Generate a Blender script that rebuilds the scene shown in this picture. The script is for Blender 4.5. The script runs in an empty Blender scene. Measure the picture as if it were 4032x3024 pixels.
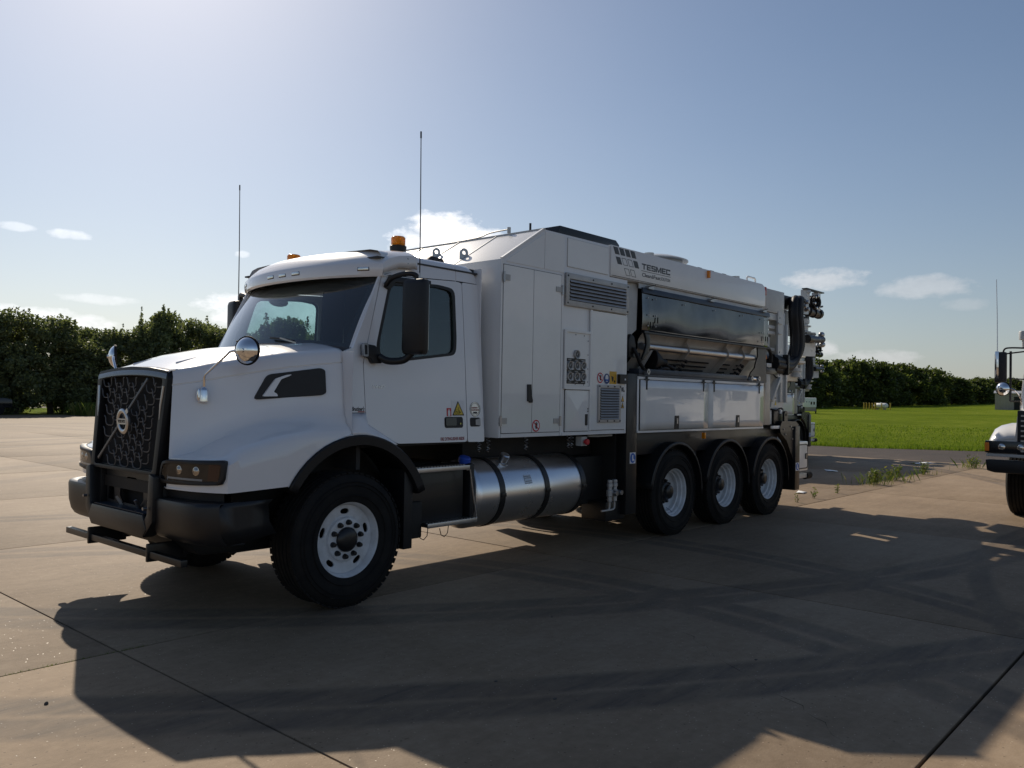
import bpy, bmesh, math, random
from mathutils import Vector, Matrix
random.seed(7)
rad = math.radians
scene = bpy.context.scene
COL = scene.collection

# ---------------------------------------------------------------- camera
cam_data = bpy.data.cameras.new('camera')
cam_data.sensor_width = 36.0
cam_data.lens = 36.0 * 3264.7 / 4032.0
cam_data.clip_start = 0.05
cam_data.clip_end = 4000
cam = bpy.data.objects.new('camera', cam_data)
COL.objects.link(cam)
yaw, pitch, roll = 0.8450, 0.0159, 0.0177
fw = Vector((math.sin(yaw)*math.cos(pitch), math.cos(yaw)*math.cos(pitch), math.sin(pitch)))
rt0 = Vector((math.cos(yaw), -math.sin(yaw), 0))
up0 = rt0.cross(fw)
rt = rt0*math.cos(roll) + up0*math.sin(roll)
up = rt.cross(fw)
M3 = Matrix((rt, up, -fw)).transposed()
cam.matrix_world = Matrix.Translation((-4.0853, -5.3405, 1.6826)) @ M3.to_4x4()
scene.camera = cam

# ---------------------------------------------------------------- sun, sky, exposure
SUN = Vector((0.57, 1.29, 1.0)).normalized()
sun_el = math.asin(SUN.z)
sun_az = math.atan2(SUN.x, SUN.y)
sl = bpy.data.lights.new('sun', 'SUN')
sl.energy = 4.3
sl.angle = rad(0.53)
sl.color = (1.0, 0.89, 0.74)
so = bpy.data.objects.new('sun', sl)
COL.objects.link(so)
so.rotation_euler = SUN.to_track_quat('Z', 'Y').to_euler()
so.location = (10, 20, 20)

world = bpy.data.worlds.new('World')
scene.world = world
world.use_nodes = True
wn, wl = world.node_tree.nodes, world.node_tree.links
wn.clear()
w_out = wn.new('ShaderNodeOutputWorld')
w_bg = wn.new('ShaderNodeBackground')
sky = wn.new('ShaderNodeTexSky')
sky.sky_type = 'NISHITA'
sky.sun_disc = False
sky.sun_elevation = sun_el
sky.sun_rotation = sun_az
sky.altitude = 100
sky.air_density = 1.0
sky.dust_density = 0.75
sky.ozone_density = 2.6
w_bg.inputs['Strength'].default_value = 0.075
scene.view_settings.view_transform = 'Standard'
scene.view_settings.look = 'None'
scene.view_settings.gamma = 1.0
scene.view_settings.exposure = 0.0


def nm(nodes, links, op, a, b=None, c=None, clamp=False):
    n = nodes.new('ShaderNodeMath')
    n.operation = op
    n.use_clamp = clamp
    for i, v in enumerate((a, b, c)):
        if v is None:
            continue
        if isinstance(v, (int, float)):
            n.inputs[i].default_value = v
        else:
            links.new(v, n.inputs[i])
    return n.outputs[0]


tc = wn.new('ShaderNodeTexCoord')
sep = wn.new('ShaderNodeSeparateXYZ')
wl.new(tc.outputs['Generated'], sep.inputs[0])
W = lambda op, a, b=None, c=None, clamp=False: nm(wn, wl, op, a, b, c, clamp)
az = W('MULTIPLY', W('ARCTAN2', sep.outputs[0], sep.outputs[1]), 57.29578)
el = W('MULTIPLY', W('ARCSINE', sep.outputs[2]), 57.29578)
comb = wn.new('ShaderNodeCombineXYZ')
wl.new(W('MULTIPLY', az, 0.55), comb.inputs[0])
wl.new(W('MULTIPLY', el, 1.0), comb.inputs[1])
def wnoise(scale, detail, rough):
    n = wn.new('ShaderNodeTexNoise')
    n.inputs['Scale'].default_value = scale
    n.inputs['Detail'].default_value = detail
    n.inputs['Roughness'].default_value = rough
    wl.new(comb.outputs[0], n.inputs['Vector'])
    return n.outputs['Fac']
n1 = wnoise(0.55, 7, 0.6)
n2 = wnoise(1.6, 6, 0.62)
n3 = wnoise(0.16, 5, 0.55)
# (azimuth, elevation, half width, half height, amount) of each cloud, degrees
CLOUDS = [(43.6, 11.0, 3.2, 1.75, 1.0), (46.2, 10.6, 1.9, 1.2, 1.0), (41.6, 10.3, 2.2, 1.2, .95),
          (69.4, 8.0, 2.9, 0.8, .55), (74.8, 7.25, 2.9, 0.8, .42), (77.0, 6.1, 1.5, 0.4, .2),
          (18.0, 4.1, 3.4, 0.95, .7), (20.6, 3.8, 2.4, 0.8, .55), (20.2, 9.35, 1.2, 0.34, .38),
          (17.3, 9.5, 1.0, 0.28, .3), (29.8, 4.9, 1.6, 0.7, .8), (68.6, 3.5, 1.5, 0.8, .6),
          (72.0, 2.9, 3.0, 0.6, .5), (34.0, 5.6, 6.0, 1.4, .75), (22.0, 5.6, 2.6, .35, .3), (30.2, 9.0, .5, .25, .35),
          (5.0, 6.0, 7.0, 1.5, .7), (98.0, 5.0, 8.0, 1.3, .6), (130.0, 7.0, 9.0, 2.0, .6),
          (-40.0, 6.0, 10.0, 2.0, .7), (-95.0, 8.0, 9.0, 2.4, .7), (-150.0, 6.0, 11.0, 2.0, .7)]
cov = None
for a0, e0, wa, we, amt in CLOUDS:
    da = W('DIVIDE', W('SUBTRACT', az, a0), wa)
    de = W('DIVIDE', W('SUBTRACT', el, e0), we)
    r2 = W('ADD', W('MULTIPLY', da, da), W('MULTIPLY', de, de))
    m = W('SUBTRACT', 1.0, r2)
    m = W('ADD', m, W('MULTIPLY', W('SUBTRACT', n1, 0.5), 2.3))
    m = W('ADD', m, W('MULTIPLY', W('SUBTRACT', n2, 0.5), 1.5))
    m = W('MULTIPLY', W('SMOOTH_MIN', W('MAXIMUM', W('MULTIPLY', m, 1.3), 0.0), 1.0, 0.3), amt, clamp=True)
    cov = m if cov is None else W('MAXIMUM', cov, m)
# thin high veil everywhere
veil = W('MULTIPLY_ADD', n3, 0.02, 0.0)
cov = W('MAXIMUM', cov, veil, clamp=True)
# pale haze low over the horizon, all the way round
haze_f = W('MULTIPLY', W('POWER', 2.71828, W('MULTIPLY', W('ABSOLUTE', el), -0.13)), 0.62)
cshade = W('ADD', 0.80, W('MULTIPLY', n2, 0.45))
# clouds are brighter the closer they stand to the sun
dot = wn.new('ShaderNodeVectorMath'); dot.operation = 'DOT_PRODUCT'
wl.new(tc.outputs['Generated'], dot.inputs[0]); dot.inputs[1].default_value = SUN
glow = W('POWER', W('MAXIMUM', dot.outputs['Value'], 0.0), 5.0)
clum = W('MULTIPLY', cshade, W('ADD', 8.5, W('MULTIPLY', glow, 15.0)))
ccol = wn.new('ShaderNodeCombineColor')
wl.new(clum, ccol.inputs[0]); wl.new(W('MULTIPLY', clum, 1.0), ccol.inputs[1]); wl.new(W('MULTIPLY', clum, 1.02), ccol.inputs[2])
hlum = W('ADD', 5.6, W('MULTIPLY', glow, 9.0))
hcol = wn.new('ShaderNodeCombineColor')
wl.new(W('MULTIPLY', hlum, 0.97), hcol.inputs[0]); wl.new(hlum, hcol.inputs[1]); wl.new(W('MULTIPLY', hlum, 1.03), hcol.inputs[2])
hmix = wn.new('ShaderNodeMix'); hmix.data_type = 'RGBA'
wl.new(haze_f, hmix.inputs[0]); wl.new(sky.outputs[0], hmix.inputs[6]); wl.new(hcol.outputs[0], hmix.inputs[7])
cmix = wn.new('ShaderNodeMix'); cmix.data_type = 'RGBA'
wl.new(cov, cmix.inputs[0]); wl.new(hmix.outputs[2], cmix.inputs[6]); wl.new(ccol.outputs[0], cmix.inputs[7])
wl.new(cmix.outputs[2], w_bg.inputs['Color'])
wl.new(w_bg.outputs[0], w_out.inputs['Surface'])

# ---------------------------------------------------------------- materials
MATS = {}
def newmat(name):
    m = bpy.data.materials.new(name)
    m.use_nodes = True
    MATS[name] = m
    nt = m.node_tree
    b = nt.nodes['Principled BSDF']
    return m, nt, b

def pbr(name, col, rough=0.5, metal=0.0, coat=0.0, coat_rough=0.05, var=0.0, vscale=3.0, bump=0.0, bscale=200.0, rvar=0.0, spec=0.5, dirt=None):
    m, nt, b = newmat(name)
    b.inputs['Base Color'].default_value = (*col, 1)
    b.inputs['Roughness'].default_value = rough
    b.inputs['Metallic'].default_value = metal
    b.inputs['Coat Weight'].default_value = coat
    b.inputs['Coat Roughness'].default_value = coat_rough
    b.inputs['Specular IOR Level'].default_value = spec
    N, L = nt.nodes, nt.links
    if var or bump or rvar or dirt:
        t = N.new('ShaderNodeTexCoord')
        if var or rvar or dirt:
            n = N.new('ShaderNodeTexNoise')
            n.inputs['Scale'].default_value = vscale
            n.inputs['Detail'].default_value = 8
            n.inputs['Roughness'].default_value = 0.65
            L.new(t.outputs['Object'], n.inputs['Vector'])
            if var or dirt:
                r = N.new('ShaderNodeValToRGB')
                dc = dirt or tuple(max(0, c*(1-var)) for c in col)
                r.color_ramp.elements[0].position = 0.35; r.color_ramp.elements[0].color = (*dc, 1)
                r.color_ramp.elements[1].position = 0.62; r.color_ramp.elements[1].color = (*col, 1)
                L.new(n.outputs['Fac'], r.inputs[0]); L.new(r.outputs[0], b.inputs['Base Color'])
            if rvar:
                a = nm(N, L, 'MULTIPLY_ADD', n.outputs['Fac'], rvar*2, rough-rvar, clamp=True)
                L.new(a, b.inputs['Roughness'])
        if bump:
            n = N.new('ShaderNodeTexNoise')
            n.inputs['Scale'].default_value = bscale
            n.inputs['Detail'].default_value = 4
            L.new(t.outputs['Object'], n.inputs['Vector'])
            bp = N.new('ShaderNodeBump'); bp.inputs['Strength'].default_value = bump; bp.inputs['Distance'].default_value = 0.01
            L.new(n.outputs['Fac'], bp.inputs['Height']); L.new(bp.outputs[0], b.inputs['Normal'])
    return m

pbr('white_paint', (0.80, 0.80, 0.79), 0.32, 0, 0.6, 0.03, var=0.05, vscale=1.7, bump=0.012, bscale=3.0)
pbr('cab_paint', (0.80, 0.80, 0.81), 0.28, 0, 0.85, 0.02, var=0.03, vscale=1.2)
pbr('panel_paint', (0.80, 0.80, 0.785), 0.22, 0, 0.8, 0.02, var=0.06, vscale=2.2, bump=0.13, bscale=1.5)
pbr('grey_paint', (0.50, 0.51, 0.50), 0.45, 0, 0.2, var=0.15, vscale=3)
pbr('mast_paint', (0.56, 0.57, 0.56), 0.42, 0, 0.25, var=0.18, vscale=4)
pbr('aluminium', (0.62, 0.62, 0.63), 0.34, 1.0, var=0.12, vscale=5, bump=0.02, bscale=60, rvar=0.08)
pbr('tank_metal', (0.84, 0.85, 0.87), 0.28, 1.0, var=0.03, vscale=3, rvar=0.03)
pbr('louver_metal', (0.50, 0.49, 0.48), 0.5, 0.6, var=0.2, vscale=4)
pbr('galvanised', (0.16, 0.165, 0.17), 0.13, 1.0, var=0.2, vscale=5, bump=0.10, bscale=1.6, rvar=0.04)
pbr('hopper_steel', (0.50, 0.47, 0.43), 0.42, 0.35, var=0.2, vscale=4)
pbr('chrome', (0.85, 0.85, 0.86), 0.06, 1.0)
pbr('black_plastic', (0.010, 0.010, 0.0115), 0.48, bump=0.08, bscale=400, var=0.2, vscale=6)
pbr('bumper_plastic', (0.014, 0.014, 0.0155), 0.38, bump=0.06, bscale=500, var=0.2, vscale=4)
pbr('gloss_black', (0.012, 0.013, 0.016), 0.15, 0, 0.3)
pbr('grille_black', (0.009, 0.0095, 0.011), 0.45, 0, 0.0, spec=0.3)
pbr('grille_trim', (0.05, 0.055, 0.065), 0.25, 0, 0.5)  # grey-blue tint paints in the sky's reflection along the grille top
pbr('turn_amber', (0.09, 0.035, 0.022), 0.3)
pbr('lamp_dark', (0.035, 0.03, 0.026), 0.35)
pbr('black_paint', (0.010, 0.010, 0.011), 0.38, 0, 0.15, var=0.3, vscale=5)
pbr('chassis', (0.006, 0.006, 0.0065), 0.65, dirt=(0.014, 0.012, 0.010), vscale=5)
pbr('rubber', (0.0065, 0.0065, 0.007), 0.8, bump=0.15, bscale=120, dirt=(0.016, 0.014, 0.0125), vscale=7, spec=0.3)
pbr('hose_rubber', (0.009, 0.009, 0.011), 0.55, bump=0.1, bscale=200, spec=0.3)
pbr('seam', (0.006, 0.006, 0.006), 0.9)
pbr('rim_paint', (0.72, 0.73, 0.75), 0.35, 0, 0.25, dirt=(0.55, 0.55, 0.55), vscale=7)
pbr('steel', (0.42, 0.42, 0.43), 0.35, 1.0, var=0.2, vscale=8)
pbr('rail_blue', (0.05, 0.065, 0.09), 0.4, 0.3, var=0.3, vscale=4)
pbr('amber', (0.95, 0.33, 0.01), 0.12)
MATS['amber'].node_tree.nodes['Principled BSDF'].inputs['Transmission Weight'].default_value = 0.35
pbr('red_lens', (0.42, 0.015, 0.012), 0.15)
pbr('decal_red', (0.55, 0.02, 0.03), 0.45)
pbr('decal_darkred', (0.30, 0.02, 0.03), 0.45)
pbr('decal_white', (0.78, 0.78, 0.78), 0.42)
pbr('decal_black', (0.012, 0.012, 0.014), 0.45)
pbr('decal_charcoal', (0.045, 0.048, 0.055), 0.4)
pbr('decal_yellow', (0.72, 0.52, 0.05), 0.42)
pbr('decal_orange', (0.68, 0.38, 0.03), 0.42)
pbr('decal_blue', (0.03, 0.13, 0.48), 0.42)
pbr('decal_navy', (0.02, 0.06, 0.20), 0.42)
pbr('decal_silver', (0.62, 0.60, 0.58), 0.25, 0.8)
pbr('cap_blue', (0.03, 0.09, 0.48), 0.4)
pbr('orange', (0.75, 0.22, 0.02), 0.5)
pbr('interior', (0.04, 0.041, 0.044), 0.75)
pbr('interior_grey', (0.06, 0.062, 0.065), 0.8)
pbr('seat_fabric', (0.022, 0.023, 0.026), 0.85)
pbr('lens_silver', (0.75, 0.75, 0.74), 0.12, 0.9)
pbr('gauge_face', (0.06, 0.06, 0.065), 0.3)
pbr('sticker_green', (0.55, 0.60, 0.18), 0.5)

def glass(name, tint, refl=1.0, sky_sheen=0.0):
    m, nt, b = newmat(name)
    N, L = nt.nodes, nt.links
    N.remove(b)
    out = [n for n in N if n.type == 'OUTPUT_MATERIAL'][0]
    tr = N.new('ShaderNodeBsdfTransparent'); tr.inputs[0].default_value = (*tint, 1)
    gl = N.new('ShaderNodeBsdfGlossy'); gl.inputs['Roughness'].default_value = 0.01
    geo = N.new('ShaderNodeNewGeometry')
    dp = N.new('ShaderNodeVectorMath'); dp.operation = 'DOT_PRODUCT'
    L.new(geo.outputs['Incoming'], dp.inputs[0]); L.new(geo.outputs['Normal'], dp.inputs[1])
    c_ = nm(N, L, 'SUBTRACT', 1.0, nm(N, L, 'ABSOLUTE', dp.outputs['Value']), clamp=True)
    fres = nm(N, L, 'MULTIPLY_ADD', nm(N, L, 'POWER', c_, 5.0), 0.92, 0.05)
    mx = N.new('ShaderNodeMixShader')
    L.new(nm(N, L, 'MULTIPLY', fres, refl, clamp=True), mx.inputs[0])
    L.new(tr.outputs[0], mx.inputs[1]); L.new(gl.outputs[0], mx.inputs[2])
    df = N.new('ShaderNodeBsdfDiffuse'); df.inputs[0].default_value = (0.55, 0.56, 0.56, 1)
    m2 = N.new('ShaderNodeMixShader'); m2.inputs[0].default_value = sky_sheen  # pale diffuse film stands in for sky brightness on the glass
    L.new(mx.outputs[0], m2.inputs[1]); L.new(df.outputs[0], m2.inputs[2])
    L.new(m2.outputs[0], out.inputs['Surface'])
    return m
glass('windshield_glass', (0.78, 0.90, 0.89), 2.2, 0.035)
glass('door_glass', (0.66, 0.79, 0.79), 1.7, 0.02)
glass('clear_lens', (0.80, 0.77, 0.74), 0.8)

# ---------------------------------------------------------------- mesh helpers
class B:
    """collects geometry in world (thing-local) coordinates; build() links it as one mesh object"""
    def __init__(s):
        s.v, s.f, s.mi, s.m = [], [], [], 0
    def add(s, vs, fs):
        o = len(s.v)
        s.v += [tuple(v) for v in vs]
        for f in fs:
            s.f.append([i+o for i in f]); s.mi.append(s.m)
        return s
    def box(s, x0, x1, y0, y1, z0, z1):
        vs = [(x0,y0,z0),(x1,y0,z0),(x1,y1,z0),(x0,y1,z0),(x0,y0,z1),(x1,y0,z1),(x1,y1,z1),(x0,y1,z1)]
        return s.add(vs, [(0,3,2,1),(4,5,6,7),(0,1,5,4),(1,2,6,5),(2,3,7,6),(3,0,4,7)])
    def obox(s, c, ax, ay, az, hx, hy, hz):
        c, ax, ay, az = Vector(c), Vector(ax).normalized(), Vector(ay).normalized(), Vector(az).normalized()
        vs = [c+ax*hx*i+ay*hy*j+az*hz*k for k in (-1,1) for i, j in ((-1,-1),(1,-1),(1,1),(-1,1))]
        return s.add(vs, [(0,3,2,1),(4,5,6,7),(0,1,5,4),(1,2,6,5),(2,3,7,6),(3,0,4,7)])
    def prism(s, poly, a0, a1, axis):
        n = len(poly)
        def P(p, a):
            return {'y': (p[0], a, p[1]), 'x': (a, p[0], p[1]), 'z': (p[0], p[1], a)}[axis]
        vs = [P(p, a0) for p in poly] + [P(p, a1) for p in poly]
        return s.add(vs, [list(range(n))[::-1], list(range(n, 2*n))] + [(i, (i+1) % n, n+(i+1) % n, n+i) for i in range(n)])
    def bar(s, p0, p1, w, h, upv=(0,0,1)):
        p0, p1 = Vector(p0), Vector(p1)
        d = (p1-p0); L = d.length; d.normalize()
        u = Vector(upv); sd = d.cross(u)
        if sd.length < 1e-4: sd = d.cross(Vector((1,0,0)))
        sd.normalize(); u = sd.cross(d)
        return s.obox((p0+p1)/2, d, sd, u, L/2, w/2, h/2)
    def cyl(s, p0, p1, r0, r1=None, n=16, cap=True):
        r1 = r0 if r1 is None else r1
        p0, p1 = Vector(p0), Vector(p1)
        d = (p1-p0).normalized()
        a = d.orthogonal().normalized(); b = d.cross(a)
        vs = []
        for p, r in ((p0, r0), (p1, r1)):
            vs += [p+(a*math.cos(2*math.pi*i/n)+b*math.sin(2*math.pi*i/n))*r for i in range(n)]
        fs = [(i, (i+1) % n, n+(i+1) % n, n+i) for i in range(n)]
        if cap: fs += [list(range(n))[::-1], list(range(n, 2*n))]
        return s.add(vs, fs)
    def tube(s, path, r, n=8, closed=False):
        P = [Vector(p) for p in path]; k = len(P)
        rs = r if isinstance(r, (list, tuple)) else [r]*k
        vs = []; a = None
        for i in range(k):
            if closed: d = P[(i+1) % k]-P[i-1]
            else: d = P[min(i+1, k-1)]-P[max(i-1, 0)]
            d.normalize()
            if a is None: a = d.orthogonal().normalized()
            else:
                a = a-d*a.dot(d)
                a = a.normalized() if a.length > 1e-6 else d.orthogonal().normalized()
            b = d.cross(a)
            vs += [P[i]+(a*math.cos(2*math.pi*j/n)+b*math.sin(2*math.pi*j/n))*rs[i] for j in range(n)]
        fs = []
        for i in range(k if closed else k-1):
            i2 = (i+1) % k
            fs += [(i*n+j, i*n+(j+1) % n, i2*n+(j+1) % n, i2*n+j) for j in range(n)]
        if not closed: fs += [list(range(n))[::-1], list(range((k-1)*n, k*n))]
        return s.add(vs, fs)
    def lathe(s, prof, o, d=(0,1,0), n=48, closed=False, cap=False):
        """prof: (radius, distance along d)"""
        o, d = Vector(o), Vector(d).normalized()
        a = d.orthogonal().normalized(); b = d.cross(a)
        k = len(prof); vs = []
        for r, t in prof:
            vs += [o+d*t+(a*math.cos(2*math.pi*i/n)+b*math.sin(2*math.pi*i/n))*r for i in range(n)]
        fs = []
        for i in range(k if closed else k-1):
            i2 = (i+1) % k
            fs += [(i*n+j, i*n+(j+1) % n, i2*n+(j+1) % n, i2*n+j) for j in range(n)]
        if cap and not closed:
            if prof[0][0] > 1e-5: fs.append(list(range(n))[::-1])
            if prof[-1][0] > 1e-5: fs.append(list(range((k-1)*n, k*n)))
        return s.add(vs, fs)
    def grid(s, rows, flip=False):
        n = len(rows[0]); vs = [p for r in rows for p in r]
        fs = []
        for i in range(len(rows)-1):
            for j in range(n-1):
                q = (i*n+j, i*n+j+1, (i+1)*n+j+1, (i+1)*n+j)
                fs.append(q[::-1] if flip else q)
        return s.add(vs, fs)
    def plate(s, outer, holes, fn, t):
        """flat plate with holes, (u,v) outlines; fn(u,v,w) -> xyz, w runs 0..t"""
        bm = bmesh.new(); ed = []
        for lp in [outer]+list(holes):
            vv = [bm.verts.new((p[0], p[1], 0)) for p in lp]
            ed += [bm.edges.new((vv[i], vv[(i+1) % len(vv)])) for i in range(len(vv))]
        bmesh.ops.triangle_fill(bm, use_beauty=True, edges=ed)
        r = bmesh.ops.extrude_face_region(bm, geom=bm.faces[:])
        for g in r['geom']:
            if isinstance(g, bmesh.types.BMVert): g.co.z += t
        bm.verts.index_update()
        s.add([fn(*v.co) for v in bm.verts], [[v.index for v in f.verts] for f in bm.faces])
        bm.free()
        return s
    def ball(s, c, rx, ry=None, rz=None, n=14, m=9):
        ry = ry or rx; rz = rz or rx
        rows = []
        for i in range(m+1):
            th = math.pi*i/m
            rows.append([(c[0]+rx*math.sin(th)*math.cos(2*math.pi*j/n), c[1]+ry*math.sin(th)*math.sin(2*math.pi*j/n), c[2]+rz*math.cos(th)) for j in range(n+1)])
        return s.grid(rows)
    def build(s, name, mat, parent=None, bevel=0.0, smooth=35, loc=None, double=True):
        me = bpy.data.meshes.new(name)
        bm = bmesh.new()
        vs = [bm.verts.new(v) for v in s.v]
        for f, mi in zip(s.f, s.mi):
            try:
                q = bm.faces.new([vs[i] for i in f]); q.material_index = mi
            except ValueError: pass
        if double: bmesh.ops.remove_doubles(bm, verts=bm.verts[:], dist=1e-5)
        bmesh.ops.recalc_face_normals(bm, faces=bm.faces[:])
        if bevel:
            es = [e for e in bm.edges if len(e.link_faces) == 2 and e.calc_face_angle(0) > 0.5]
            bmesh.ops.bevel(bm, geom=es, offset=bevel, segments=2, profile=0.6, affect='EDGES', clamp_overlap=True)
        bm.to_mesh(me); bm.free()
        for mm in (mat if isinstance(mat, (list, tuple)) else [mat]):
            me.materials.append(MATS[mm])
        if smooth:
            for p in me.polygons: p.use_smooth = True
            me.set_sharp_from_angle(angle=rad(smooth))
        o = bpy.data.objects.new(name, me)
        COL.objects.link(o)
        if parent: o.parent = parent
        if loc: o.location = loc
        return o

def clone(o, parent, loc=None, rot=None, scale=None):
    c = o.copy(); COL.objects.link(c); c.parent = parent
    if loc is not None: c.location = loc
    if rot is not None: c.rotation_euler = rot
    if scale is not None: c.scale = scale
    return c

def empty(name, loc=(0,0,0), parent=None):
    o = bpy.data.objects.new(name, None); COL.objects.link(o)
    o.empty_display_size = 0.3
    o.location = loc
    if parent: o.parent = parent
    return o

def tag(o, label=None, cat=None, group=None, kind=None):
    if label: o['label'] = label
    if cat: o['category'] = cat
    if group: o['group'] = group
    if kind: o['kind'] = kind
    return o

def copy_tree(o, parent=None, skip=()):
    c = o.copy(); COL.objects.link(c); c.parent = parent
    for ch in list(o.children):
        if ch.name.split('.')[0] in skip: continue
        copy_tree(ch, c, skip)
    return c

def text(name, body, fn, w, h, mat, parent, bold=0.0, shear=0.0, t=0.0015):
    """lettering fitted to w x h; fn(u, v, depth) -> xyz, depth 0 at the back"""
    cu = bpy.data.curves.new(name, 'FONT')
    cu.body = body; cu.extrude = 0.5; cu.offset = bold; cu.shear = shear; cu.resolution_u = 3
    tmp = bpy.data.objects.new('tmp_text', cu)
    me = bpy.data.meshes.new_from_object(tmp)
    bpy.data.objects.remove(tmp); bpy.data.curves.remove(cu)
    xs = [v.co.x for v in me.vertices]; ys = [v.co.y for v in me.vertices]
    x0, x1, y0, y1 = min(xs), max(xs), min(ys), max(ys)
    for v in me.vertices:
        v.co = fn((v.co.x-x0)/(x1-x0)*w, (v.co.y-y0)/(y1-y0)*h, t if v.co.z > 0 else 0)
    me.materials.clear(); me.materials.append(MATS[mat])
    me.name = name
    o = bpy.data.objects.new(name, me); COL.objects.link(o); o.parent = parent
    return o

def rrect(x0, x1, z0, z1, r, n=4):
    pts = []
    for cx, cz, a0 in ((x1-r, z1-r, 0), (x0+r, z1-r, 90), (x0+r, z0+r, 180), (x1-r, z0+r, 270)):
        for i in range(n+1):
            a = rad(a0+90*i/n); pts.append((cx+r*math.cos(a), cz+r*math.sin(a)))
    return pts

def rpoly(pts, r, n=4):
    """round the corners of a polygon"""
    out = []; k = len(pts)
    for i in range(k):
        p = Vector(pts[i]); a = Vector(pts[i-1]); b = Vector(pts[(i+1) % k])
        da, db = (a-p), (b-p)
        q = min(r, da.length*.45, db.length*.45)
        A, Bq = p+da.normalized()*q, p+db.normalized()*q
        for j in range(n+1):
            t = j/n
            out.append(tuple((1-t)**2*A+2*t*(1-t)*p+t*t*Bq))
    return out

def circ(cx, cz, r, n=24):
    return [(cx+r*math.cos(2*math.pi*i/n), cz+r*math.sin(2*math.pi*i/n)) for i in range(n)]

def smooth_path(pts, n=8):
    P = [Vector(p) for p in pts]; P = [P[0]*2-P[1]]+P+[P[-1]*2-P[-2]]
    out = []
    for i in range(1, len(P)-2):
        for j in range(n):
            t = j/n; p0, p1, p2, p3 = P[i-1:i+3]
            out.append(0.5*((2*p1)+(p2-p0)*t+(2*p0-5*p1+4*p2-p3)*t*t+(3*p1-p0-3*p2+p3)*t**3))
    out.append(P[-2])
    return out
# ================================================================ ground
def circle3(a, b, c):
    ax, ay, bx, by, cx, cy = *a, *b, *c
    d = 2*(ax*(by-cy)+bx*(cy-ay)+cx*(ay-by))
    ux = ((ax*ax+ay*ay)*(by-cy)+(bx*bx+by*by)*(cy-ay)+(cx*cx+cy*cy)*(ay-by))/d
    uy = ((ax*ax+ay*ay)*(cx-bx)+(bx*bx+by*by)*(ax-cx)+(cx*cx+cy*cy)*(bx-ax))/d
    return ux, uy, math.hypot(ax-ux, ay-uy)

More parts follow.
